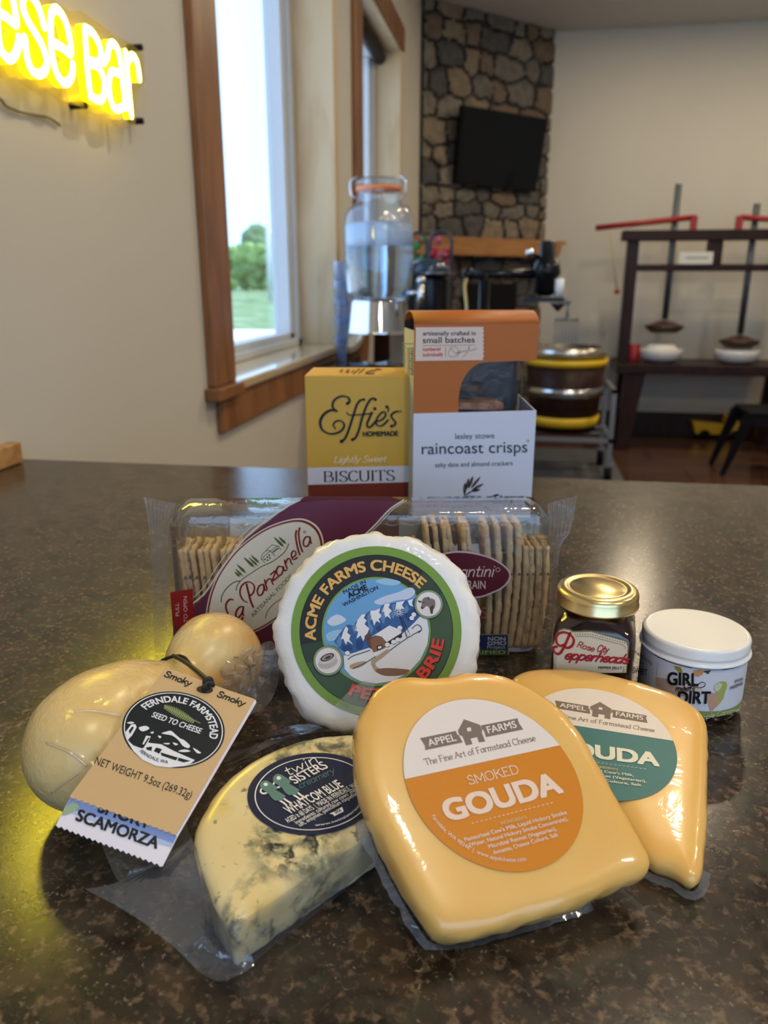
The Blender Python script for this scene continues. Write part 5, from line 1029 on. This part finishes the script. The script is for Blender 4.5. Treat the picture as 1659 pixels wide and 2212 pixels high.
# crackers standing on edge
m_crk_ = M('baked_cracker', (.50, .265, .085), .7, bump=((170, 170, 90), .6, .003), mix=[((60, 60, 40), .35, .65, (.60, .42, .22), 4, .3), ((140, 140, 140), .66, .70, (.16, .09, .045), 2, 0), ((22, 22, 9), .55, .75, (.38, .18, .06), 2, 0)])
m_crkp = M('pale_cracker', (.58, .39, .19), .75, bump=((170, 170, 90), .6, .003), mix=[((60, 60, 40), .35, .65, (.50, .34, .18), 4, .3), ((140, 140, 140), .68, .72, (.12, .09, .05), 2, 0)])
def cracker_mesh(h, th, m, seed):
    rs = []; rn = random.Random(seed); nb = int(h/.0026)
    for j in range(nb+1):
        z = h*j/nb; e = .0005*(j % 2) + .0012*noise.noise(V((seed, j*.35, 0))); bow = .0026*math.sin(math.pi*j/nb)*rn.choice((.8, 1)); dp = .038-.002*abs(noise.noise(V((seed, j*.2, 5))))
        if j > nb-4: dp -= .002*(j-nb+4)
        th_ = th*(1+.25*noise.noise(V((seed*3, j*.22, 2)))); top_ = .010*noise.noise(V((seed*7., 0, 0)))
        row = []
        for k in range(9): d = e+(dp-2*e)*k/8; row.append(TT*(bow-th_/2)+TD*d+UZ*(z+(.004*noise.noise(V((k*.9, seed, 3)))+top_*0 if j == nb else 0)))
        for k in range(9): d = e+(dp-2*e)*(8-k)/8; row.append(TT*(bow+th_/2)+TD*d+UZ*(z+(.004*noise.noise(V(((8-k)*.9, seed, 3))) if j == nb else 0)))
        rs.append(row)
    return MB().rings(rs, m, True)
from mathutils import Quaternion
protos = {}
CR = [(390, 1190, .3), (402, 1178, .2), (416, 1185, .3), (430, 1170, .5), (444, 1182, .4), (458, 1172, .6), (474, 1180, .8), (490, 1176, .6), (507, 1182, 1), (524, 1178, 1)]
CRR = [(905, 1170, -1.0), (925, 1160, -1.2), (947, 1152, -1.5), (966, 1148, -1.0), (986, 1152, -1.4), (1005, 1158, -1.2), (1030, 1152, -2.4), (1060, 1150, -1.6), (1077, 1152, -1.0), (1093, 1160, .2), (1110, 1158, .6), (1126, 1168, .4), (1141, 1172, .6), (1156, 1168, .8), (1168, 1165, .8)]
for grp, lst, lab in (('crackers at the left end of the tray', CR, 'thin baked cracker standing on edge at the left end of the clear tray'), ('crackers at the right end of the tray', CRR, 'thin pale seeded cracker standing on edge at the right end of the clear tray')):
    for i, (x, yt, lean) in enumerate(lst):
        p = at_pl(x, 1240, TL_+TD*.006, TD); zt_ = at_pl(x, yt, TL_+TD*.006, TD).z; base = V((p.x, p.y, .0035)); h = zt_-.0035
        pale = lst is CRR and i > 6; key = (round(h*60), pale, i % 3)
        if key not in protos:
            mb = cracker_mesh(round(h*60)/60., .0043 if pale else .0036, m_crkp if pale else m_crk_, i+1+(40 if pale else 0)); mb.v = [v+base for v in mb.v]
            o = top('cracker', mb, lab, 'cracker', base, grp); protos[key] = o
        else:
            o = protos[key].copy(); COL.objects.link(o); o.location = base; o['label'] = lab; o['group'] = grp
        o.rotation_mode = 'QUATERNION'; o.rotation_quaternion = Quaternion(TD, R(lean*2.0+rn.uniform(-1.4, 1.4)))

# ================================================================ BISCUIT CARTON
BX = .72
def carton_frame(xl, yl, xr_, Y, yaw, ztop=None):
    A = at_y(xl, yl, Y); a = R(yaw); T = V((math.cos(a), math.sin(a), 0)); D = V((-math.sin(a), math.cos(a), 0))
    Bp = at_pl(xr_, yl, A, D); return V((A.x, A.y, 0)), T, D, (Bp-A).dot(T), A.z
A, T, D, Wd, Hh = carton_frame(657, 811, 889.5, BX, 10)
t = thing('biscuit_carton', 'yellow biscuit carton with black script lettering and a white band', 'carton', A+T*Wd/2+D*.02)
cp = lambda a, d, z: A+T*a+D*d+UZ*z
dp = .052; YEL = M('yellow_card', lin(202, 158, 62), .45, spec=.35); m_white = M('white_board', lin(214, 214, 218), .5); BRN2 = M('brown_card', lin(118, 48, 32), .45)
def wall(pts, m, th=.0006): return MB().prism(pts, -(pts[1]-pts[0]).cross(pts[2]-pts[0]).normalized()*th, m)
cbd = part('carton_body', MB().hexa([cp(0, 0, .0005), cp(Wd, 0, .0005), cp(Wd, dp, .0005), cp(0, dp, .0005), cp(0, 0, Hh), cp(Wd, 0, Hh), cp(Wd-.004, dp, Hh+.0022), cp(.004, dp, Hh+.0022)], YEL), t, bevel=.0012)
part('side_panel', MB().hexa([cp(Wd+.0004, .001, .001), cp(Wd+.0012, .001, .001), cp(Wd+.0012, dp-.001, .001), cp(Wd+.0004, dp-.001, .001), cp(Wd+.0004, .001, Hh-.003), cp(Wd+.0012, .001, Hh-.003), cp(Wd+.0012, dp-.001, Hh-.003), cp(Wd+.0004, dp-.001, Hh-.003)], M('dark_card', (.03, .025, .02), .5)), t, label='dark side panel')
pr = Pr(plane_surf(A-D*.0005, -D), lay=.0002).crop(650, 785, 6.636)
BK = ink(20, 22, 22)
xl_ = lambda y: 48+58*(y-190)/1650.; xr2 = lambda y: 1588-10*(y-190)/1650.
pr.poly([(xl_(1497), 1497), (xr2(1468), 1466), (xr2(1700), 1700), (xl_(1740), 1740)], ink(206, 204, 212), 1)
pr.poly([(xl_(1740), 1740), (xr2(1700), 1700), (xr2(2900), 2900), (xl_(2900), 2900)], ink(112, 46, 32), 1)
for L, wd, tp2 in (([(672, 575), (700, 540), (680, 490), (620, 468), (560, 475), (490, 515), (455, 580), (465, 640), (515, 682)], 34, None), ([(515, 682), (440, 668), (350, 710), (290, 790), (278, 870), (310, 950), (390, 1000), (480, 1005), (570, 970), (620, 905), (610, 850), (560, 818), (500, 830), (465, 880), (495, 935)], 40, (1.1, .6)),
    ([(905, 515), (850, 530), (805, 590), (770, 690), (735, 800), (690, 940), (640, 1060), (590, 1120)], 34, None), ([(1068, 520), (1045, 498), (1000, 515), (950, 590), (905, 700), (870, 810), (830, 960), (785, 1060), (740, 1092)], 34, None),
    ([(660, 705), (690, 735), (760, 738), (900, 728), (1030, 712)], 22, None), ([(1015, 705), (980, 790), (950, 860), (965, 915), (1010, 900), (1070, 830)], 34, None), ([(1090, 830), (1170, 800), (1215, 740), (1200, 695), (1150, 710), (1090, 790), (1080, 860), (1120, 895), (1180, 880), (1250, 812)], 30, None),
    ([(1385, 688), (1340, 700), (1295, 745), (1320, 800), (1355, 840), (1345, 880), (1300, 900)], 32, None), ([(1230, 615), (1255, 640), (1252, 690)], 20, None)): pr.stroke(L, wd, BK, 2, 7, nib=(.4, .6), taper=tp2)
for x, y, r_ in ((1060, 648, 25), (1232, 622, 23), (668, 572, 24), (583, 1115, 26), (740, 1090, 22), (905, 517, 20), (1300, 898, 22), (1385, 690, 14), (1068, 517, 22)): pr.disc((x, y), (r_, 0), (0, r_), BK, 2)
pr.disc((1425, 686), (22, 0), (0, 22), BK, 2, .82, 1); pr.text('R', (1415, 697), (1436, 696), 22, BK, 2)
pr.text('HOMEMADE', (892, 1043), (1392, 1034), 66, BK, 2, .045)
pr.sk('Lightly Sweet', (462, 1425), (1218, 1410), 92, .15, ink(232, 214, 172), 2, .28, .07, nib=(.2, .6), ends=False)
pr.sk('BISCUITS', (322, 1698), (1352, 1676), 148, .17, BK, 2, 0, .10, nib=(0, .28), ends=False)
part('printing', pr.mb, cbd, label='black script lettering, white band and brown base')
pr = Pr(lambda x, y, h: at_pl(x, y, cp(0, 0, Hh+.0002), (T*Wd).cross(D*dp+UZ*.0022))+UZ*(.0003+h), lay=.0002).crop(650, 785, 6.636)
for L in ([(1150, 95), (1080, 85), (1060, 110), (1010, 108), (930, 140), (960, 150), (1050, 148)], [(910, 85), (870, 110), (830, 150)], [(840, 82), (800, 115), (750, 150)], [(760, 100), (730, 130)], [(700, 100), (660, 105), (650, 130), (690, 128)], [(600, 95), (560, 115), (590, 125)]): pr.stroke(L, 11, BK, 1, 5)
part('printing', pr.mb, cbd, label='black script on the top flap')

# ================================================================ CRISPS CARTON
A, T, D, Wd, Hh = carton_frame(895, 700, 1165.5, .715, 18)
n_ = D; zR = lambda x, y: at_pl(x, y, A-D*0, D)
co = lambda p: ((p-A).dot(T), p.z)
dp = .056; OR = M('orange_card', lin(172, 98, 44), .5, spec=.3); PALE = M('pale_board', lin(206, 206, 196), .55); WB = M('white_band_board', lin(206, 208, 222), .5)
t = thing('crisps_carton', 'tall orange and white crisps carton with a curved clear window', 'carton', A+T*Wd/2+D*.02)
z78 = co(zR(1000, 783))[1]; zb = co(zR(897, 893))[1]; xin = co(zR(991, 860))[0]; xcv = co(zR(1050, 783))[0]; wB = co(zR(1158, 886))[0]
# orange front: full width above, left part below, quarter curve between
cur = [(xcv-(xcv-xin)*math.sin(R(90*k/10)), z78-(z78-zb)*.72*(1-math.cos(R(90*k/10)))) for k in range(11)]
fr_ = [(0, zb-.004), (0, Hh), (Wd, Hh), (Wd-.001, z78+.001)] + cur + [(xin, zb-.004)]
fpn = part('front_panel', MB().prism([A+T*a+UZ*z for a, z in fr_], D*.0008, OR), t, label='orange front panel with cut window')
hood = [(0, Hh), (.004, Hh+.0045), (.011, Hh+.0085), (.020, Hh+.0105), (.034, Hh+.0105), (.046, Hh+.007), (dp, Hh)]
b = MB(); P0 = [A+D*d+UZ*z for d, z in hood]; b.rings([[p+T*.0 for p in P0], [p+T*Wd for p in P0]], OR, True, False, False, closed=False)
part('hood', b, t, label='rounded orange top flap', solid=.0008)
zs_ = Hh-.006
spn = part('side_panel', MB().prism([A+D*.001+UZ*.001, A+D*dp+UZ*.001, A+D*dp+UZ*zs_, A+D*.001+UZ*zs_], T*.0008, PALE), t, label='pale side panel with bar code')
part('side_panel', MB().prism([A+T*wB+D*.001+UZ*.001, A+T*wB+D*dp+UZ*.001, A+T*wB+D*dp+UZ*(zb+.008), A+T*wB+D*.001+UZ*zb], T*-.0008, WB), t, label='white right side panel')
part('back_panel', MB().prism([A+D*dp+UZ*.001, A+D*dp+T*Wd*.985+UZ*.001, A+D*dp+T*Wd*.985+UZ*Hh, A+D*dp+UZ*Hh], D*-.0008, M('dark_board', (.03, .027, .025), .6)), t)
part('floor_panel', MB().prism([A+D*.001+UZ*.001, A+T*wB+D*.001+UZ*.001, A+T*wB+D*dp+UZ*.001, A+D*dp+UZ*.001], UZ*.0008, PALE), t)
wbn = part('white_band', MB().prism([A-D*.0012+UZ*.0008, A-D*.0012+T*wB+UZ*.0008, A-D*.0012+T*wB+UZ*co(zR(1158, 886))[1], A-D*.0012+UZ*zb], D*.0008, WB), t, label='white lower sleeve')
wx = co(zR(1138, 830))[0]; mwf = film('carton_window', (.90, .91, .93), .6, .0, .06, .012, (.55, .6, .75), (60, .3, .7))
b = MB(); prf = [(xin-.004, .0012), (wx-.014, .0012), (wx-.006, .003), (wx-.001, .009), (wx, .018), (wx, dp-.002)]
b.rings([[A+T*a+D*d+UZ*.002 for a, d in prf], [A+T*a+D*d+UZ*(Hh-.002) for a, d in prf]], mwf, True, False, False, closed=False)
part('window_film', b, t, label='clear wrapped corner window')
SF = plane_surf(A-D*.0004, -D); pr = Pr(SF, lay=.0002).crop(860, 670, 4.879)
STK = ink(214, 192, 178); BK2 = ink(44, 40, 44)
sc2 = [(186, 181), (905, 176)] + [(905-13*(k % 2), 176+350*k/16) for k in range(1, 16)] + [(895, 526), (180, 536)]
pr.poly(sc2, STK, 1)
pr.text('artisanally crafted in', (260, 265), (816, 263), 44, BK2, 2, .012); pr.text('small batches', (260, 346), (805, 340), 60, BK2, 2, .012)
pr.stroke([(258, 374), (808, 366)], 3, BK2, 2, 0); pr.stroke([(499, 392), (499, 490)], 4, BK2, 2, 0)
pr.text('numbered', (260, 430), (445, 426), 38, ink(196, 62, 50), 2, .02); pr.text('individually', (260, 488), (474, 482), 38, ink(196, 62, 50), 2, .02)
for L in ([(560, 410), (530, 440), (540, 485), (590, 490), (630, 440), (620, 395), (570, 385), (540, 410)], [(560, 400), (600, 450), (640, 440), (620, 490), (660, 420), (650, 450), (670, 440), (690, 430), (700, 445), (720, 420), (730, 440)], [(680, 500), (740, 430), (750, 380), (735, 400), (760, 420), (770, 430), (790, 410), (800, 420), (830, 400)]): pr.stroke(L, 3.5, BK2, 2, 5)
part('sticker', pr.mb, fpn, label='pale sticker with serrated edge')
pr = Pr(plane_surf(A-D*.0014, -D), lay=.0002).crop(860, 670, 4.879)
pr.text('lesley stowe', (602, 1358), (1016, 1348), 58, BK2, 1, -.004); pr.text('raincoast crisps', (250, 1518), (1362, 1496), 118, BK2, 1, .002); pr.text('salty date and almond crackers', (390, 1655), (1208, 1634), 48, BK2, 1, -.002)
pr.disc((1370, 1378), (15, 0), (0, 15), BK2, 1, .82, 1); pr.text('R', (1364, 1385), (1377, 1384), 13, BK2, 1)
LB = ink(40, 38, 36); TN = ink(186, 136, 108)
for (x, y, tx, ty, wd) in ((700, 1950, 705, 1818, 34), (715, 1900, 745, 1768, 30), (740, 1880, 790, 1748, 34), (765, 1880, 868, 1754, 30), (770, 1900, 902, 1828, 30), (775, 1912, 868, 1888, 26), (700, 1952, 790, 1900, 16)):
    mx, my_ = (x+tx)/2, (y+ty)/2; L = math.hypot(tx-x, ty-y); dx, dy = (tx-x)/L, (ty-y)/L
    lf = lambda k: [(x, y), (mx-dy*wd*.5*k, my_+dx*wd*.5*k), (tx, ty), (mx+dy*wd*.5*k, my_-dx*wd*.5*k)]
    pr.poly(lf(1), LB, 1, 3)
    if wd > 28: pr.poly([(x*.3+mx*.7, y*.3+my_*.7), (mx-dy*wd*.16, my_+dx*wd*.16), (tx*.5+mx*.5, ty*.5+my_*.5)], TN, 2)
pr.stroke([(690, 1955), (760, 1958), (900, 1965)], 5, LB, 1, 4); pr.poly([(980, 1958), (1060, 1934), (1040, 1962)], LB, 1, 2); pr.poly([(1010, 1962), (1108, 1950), (1050, 1970)], LB, 1, 2)
for (x, y, tx, ty, wd) in ((1000, 1990, 1090, 1960, 26), (980, 2030, 1110, 2010, 30), (690, 1960, 1000, 2120, 10)):
    mx, my_ = (x+tx)/2, (y+ty)/2; pr.poly([(x, y), (mx, my_+wd*.5), (tx, ty), (mx, my_-wd*.5)], LB, 1, 3)
part('printing', pr.mb, wbn, label='dark lettering and leaf sketch on the white sleeve')
pr = Pr(lambda x, y, h: at_pl(x, y, A-T*.0004, T)-T*(.0003+h), lay=.0002).crop(860, 670, 4.879)
for k in range(16): pr.rect(52, 338+17*k, 76, 338+17*k+(5 if k % 3 else 10), ink(120, 150, 156), 1)
pr.rect(88, 352, 164, 356, BK2, 1)
for k in range(11): pr.rect(140-(k % 3)*4, 395+27*k, 158, 395+27*k+12, BK2, 1); pr.rect(96, 395+26*k, 122, 395+26*k+14, ink(160, 160, 150), 1)
part('printing', pr.mb, spn, label='bar code and fine print')
m_crisp = M('dark_crisp', (.055, .028, .018), .75, bump=((140, 140, 140), .8, .003), mix=[((70, 70, 70), .5, .62, (.10, .05, .03), 4, 0)])
m_crispe = M('toasted_crisp', (.36, .17, .085), .75, bump=((140, 140, 140), .8, .003), mix=[((80, 80, 80), .48, .6, (.20, .085, .045), 4, 0)])
def crisp(a0, a1, d0, d1, z, th, tilt, m, lab):
    P = []; n = 26
    for k in range(n):
        g_ = 2*math.pi*k/n; x = (a0+a1)/2+(a1-a0)/2*max(-1, min(1, 1.25*math.cos(g_))); d = (d0+d1)/2+(d1-d0)/2*max(-1, min(1, 1.25*math.sin(g_)))
        P.append(A+T*(x+.001*noise.noise(V((k*.9, z*90, 0))))+D*d+UZ*(z+tilt*(x-a0)+.0012*noise.noise(V((k*.7, 5, z*50)))))
    top('crisp', MB().prism(P, UZ*th, m), lab, 'crisp', A+T*(a0+a1)/2+D*.025+UZ*z, 'crisps inside the carton window', bevel=.0008)
zc = co(zR(1000, 868))[1]
crisp(.006, wx-.018, .004, .05, zc-.006, .0062, -.05, m_crispe, 'toasted brown crisp lying uppermost but one, its rough edge showing in the carton window')
crisp(.006, wx-.022, .010, .052, zc-.017, .006, -.02, m_crisp, 'dark crisp just under the toasted brown one in the carton window')
crisp(.006, wx-.016, .005, .05, zc-.028, .006, .02, m_crisp, 'lowest dark crisp showing in the carton window above the white sleeve')
crisp(.006, xin+.030, .016, .05, zc+.010, .007, -.06, m_crisp, 'small dark crisp leaning on top of the pile in the carton window')

# ================================================================ PEPPER JELLY JAR
jc = V((.0585, .5005, 0)); az = V((jc.x, jc.y, 0)).normalized(); jt = V((az.y, -az.x, 0)); hw = .0268
t = thing('jelly_jar', 'square jar of dark pepper jelly with gold lid behind the plain gouda', 'jar', jc)
def sqring(w_, rc, z):
    P = []
    for k, (sx, sy) in enumerate(((1, 1), (-1, 1), (-1, -1), (1, -1))):
        for j in range(6): a_ = R(90*k+18*j); P.append(jc+jt*(sx*(w_-rc)+rc*math.cos(a_))+az*(sy*(w_-rc)+rc*math.sin(a_))+UZ*z)
    return P
mjg = film('jar_glass', (.96, .95, .94), 1.0, .0, .02, .0); mjl = M('dark_jelly', (.022, .003, .004), .08, spec=.5, coat=.5, coat_r=.05)
part('glass', MB().rings([sqring(hw-.004, .006, .0005), sqring(hw, .007, .004), sqring(hw, .007, .054), sqring(hw-.0015, .009, .060), sqring(hw-.005, .016, .0655), sqring(hw-.006, .0205, .068)], mjg, True, True, False), t)
part('jelly', MB().rings([sqring(hw-.0045, .006, .002), sqring(hw-.0006, .007, .005), sqring(hw-.0006, .007, .0538), sqring(hw-.0021, .009, .0598), sqring(hw-.0056, .016, .0655), sqring(hw-.0066, .020, .0685)], mjl, True), t, label='dark red jelly')
gold = M('gold_lid', (.80, .62, .30), .27, metal=1, bump=((300, 300, 300), .05, .0005))
lr = .0272; zl = .0695
part('lid', MB().lathe([(lr-.002, zl), (lr+.0004, zl+.0006), (lr+.0006, zl+.002), (lr-.0002, zl+.003), (lr, zl+.0085), (lr-.001, zl+.0112), (lr-.0035, zl+.0125), (lr-.0065, zl+.0125), (lr-.0078, zl+.0118), (lr-.009, zl+.0118), (lr-.0098, zl+.0123), (.001, zl+.0126)], jc, gold, 72), t, label='gold metal lid')
pr = Pr(plane_surf(jc-az*(hw+.0003), -az), lay=.00015).crop(1180, 1330, 7.541)
G_, CRM, PRED = ink(122, 122, 70), ink(214, 204, 180), ink(168, 34, 46)
lab = [(115, 800), (110, 480), (150, 300), (210, 225), (290, 200), (380, 215), (440, 245), (730, 245), (1280, 395), (1330, 430), (1345, 500), (1310, 930), (100, 940)]
pr.poly(lab, G_, 1)
pr.poly([(125, 800), (122, 600), (100, 560), (100, 480), (135, 450), (160, 310), (215, 245), (290, 222), (375, 235), (430, 268), (730, 262), (1260, 408), (1315, 445), (1325, 520), (1295, 925), (110, 935)], CRM, 2)
pr.stroke([(475, 332), (715, 332), (1240, 470), (1285, 500), (1285, 545)], 7, G_, 3, 0); pr.stroke([(158, 660), (152, 900)], 6, G_, 3, 0); pr.stroke([(1258, 820), (1250, 920)], 6, BK, 3, 0)
for k in range(23):
    x, y = (470+41*k, 298) if k < 7 else (757+40*(k-7), 305+10.6*(k-7)); pr.disc((x, y), (7, 0), (0, 10), ink(110, 24, 28), 3, n=12)
for k in range(6): pr.disc((138-k, 655+45*k), (6, 0), (0, 8), BK, 3, n=12)
for k in range(4): pr.disc((1280-3*k, 825+40*k), (6, 0), (0, 8), BK, 3, n=12)
for L, wd in (([(390, 280), (340, 400), (290, 510), (230, 600), (175, 615), (125, 570), (120, 510), (170, 500)], 46), ([(300, 465), (230, 485), (175, 440), (165, 350), (210, 285), (300, 265), (400, 310), (450, 390), (430, 470), (370, 515), (300, 510)], 44)): pr.stroke(L, wd, PRED, 4, 6, nib=(.8, .7))
pr.sk('epperheads', (285, 695), (1322, 775), (34, -140), .21, PRED, 4, .25, track=-.05)
pr.sk('Rose', (490, 500), (770, 580), (24, -92), .15, PRED, 4, .2); pr.sk('City', (820, 575), (1000, 600), (24, -108), .15, PRED, 4, .2)
pr.text('PEPPER JELLY', (850, 858), (1236, 862), (2, -38), BK, 4, .015)
part('label', pr.mb, t, label='cream label with red script')

# ================================================================ PRESERVES JAR
gc = V((.1255, .5045, 0)); gr = .0338
t = thing('preserves_jar', 'short dark preserves jar with white screw lid at the right', 'jar', gc)
mjd = M('dark_preserve_glass', (.012, .009, .008), .05, spec=.5, coat=1, coat_r=.03)
part('glass', MB().lathe([(gr-.006, .0004), (gr-.002, .001), (gr-.0005, .004), (gr-.001, .006), (gr, .0072), (gr, .042), (gr-.002, .044)], gc, mjd, 72), t, label='dark jar body')
mwl = M('white_lid_enamel', (.80, .79, .77), .3, spec=.5, coat=.4)
lr = .0345
part('lid', MB().lathe([(lr-.003, .0425), (lr+.0009, .0425), (lr+.0013, .0432), (lr+.0007, .0440), (lr-.0004, .0445), (lr-.0004, .0468), (lr+.0001, .0474), (lr-.0003, .048), (lr-.0002, .0525), (lr-.0006, .0536), (lr-.0018, .0543), (lr-.003, .0543), (.001, .0541)], gc, mwl, 160, rib=((7, 8), .00028)), t, label='white ribbed screw lid')
def cyl_surf(c, r_):
    def f(x, y, h):
        d = ray(x, y); a = d.x**2+d.y**2; b_ = 2*((EYE.x-c.x)*d.x+(EYE.y-c.y)*d.y); q_ = (EYE.x-c.x)**2+(EYE.y-c.y)**2-(r_+h)**2
        k = (-b_-math.sqrt(max(0, b_*b_-4*a*q_)))/(2*a); return EYE+d*k
    return f
CSF = cyl_surf(gc, gr+.0002); lw = M('jar_label_paper', lin(214, 214, 220), .45)
vis = math.atan2(-gc.y, -gc.x)
glb = part('label', MB().grid(lambda u, v: gc+V((math.cos(vis+R(-118+236*u)), math.sin(vis+R(-118+236*u)), 0))*(gr+.00015)+UZ*(.0075+.0335*v), 80, 2, lw), t, label='pale wraparound label')
gb = M('olive_band', lin(134, 146, 84), .45)
part('label_band', MB().grid(lambda u, v: gc+V((math.cos(vis+R(-118+236*u)), math.sin(vis+R(-118+236*u)), 0))*(gr+.0003)+UZ*(.0073+.0042*v), 80, 1, gb), t, label='olive green band')
pr = Pr(CSF, lay=.0002).crop(1370, 1300, 6.381); pr.maxe = 9
pr.poly([(545, 880), (640, 900), (665, 960), (650, 1000), (610, 970), (570, 930)], ink(150, 140, 60), 1); pr.poly([(810, 960), (880, 940), (960, 950), (930, 1010), (850, 1030)], ink(206, 146, 88), 1, 3); pr.poly([(940, 955), (1060, 945), (1020, 1000)], ink(74, 72, 40), 1)
pr.poly([(1100, 1180), (1150, 1120), (1220, 1095), (1270, 1110), (1280, 1170), (1250, 1260), (1230, 1330), (1180, 1400), (1150, 1420), (1160, 1330), (1120, 1240)], ink(170, 174, 92), 1, 3); pr.poly([(1100, 1180), (1160, 1120), (1210, 1130), (1200, 1180), (1140, 1240)], ink(206, 206, 170), 2, 3)
pr.poly([(1000, 1330), (1060, 1260), (1110, 1260), (1180, 1330), (1170, 1410), (1100, 1480), (1060, 1530), (1030, 1450)], ink(196, 156, 128), 1, 3); pr.poly([(300, 1040), (440, 1060), (640, 1180), (700, 1300), (500, 1300), (300, 1160)], ink(186, 160, 140), 1)
pr.poly([(700, 1100), (900, 1180), (950, 1260), (820, 1320), (700, 1220)], ink(216, 196, 178), 1, 3)
pr.text('GIRL', (462, 1140), (880, 1160), (0, -165), BK, 3, .035); pr.text('DIRT', (600, 1400), (1040, 1402), (14, -160), BK, 3, .035)
pr.stroke([(860, 1160), (930, 1110), (975, 1125), (970, 1165), (900, 1185), (800, 1170), (720, 1190), (690, 1165), (700, 1130), (730, 1120)], 9, BK, 3, 6); pr.sk('meets', (560, 1225), (830, 1232), (6, -70), .16, BK, 3, .2)
pr.text('PRESERVES', (-20, 690), (246, 880), (4, -42), ink(70, 76, 96), 3, .005); pr.text('SWEET', (-20, 985), (178, 1012), (2, -78), ink(40, 40, 48), 3, .015); pr.text('for', (84, 850), (136, 866), (6, -40), ink(70, 76, 96), 3)
pr.stroke([(326, 830), (318, 900), (306, 1030)], 4, ink(90, 90, 100), 3, 3)
pr.text('SPOON', (1388, 1118), (1500, 1080), (4, -36), ink(60, 60, 64), 3, .01); pr.text('PRESERVES', (1325, 1214), (1500, 1140), (2, -40), ink(60, 60, 64), 3, .01)
pr.sk('Apple Caramel', (880, 1640), (1450, 1505), (8, -62), .10, ink(216, 216, 180), 4, .2)
part('printing', pr.mb, glb, label='black lettering and fruit picture')
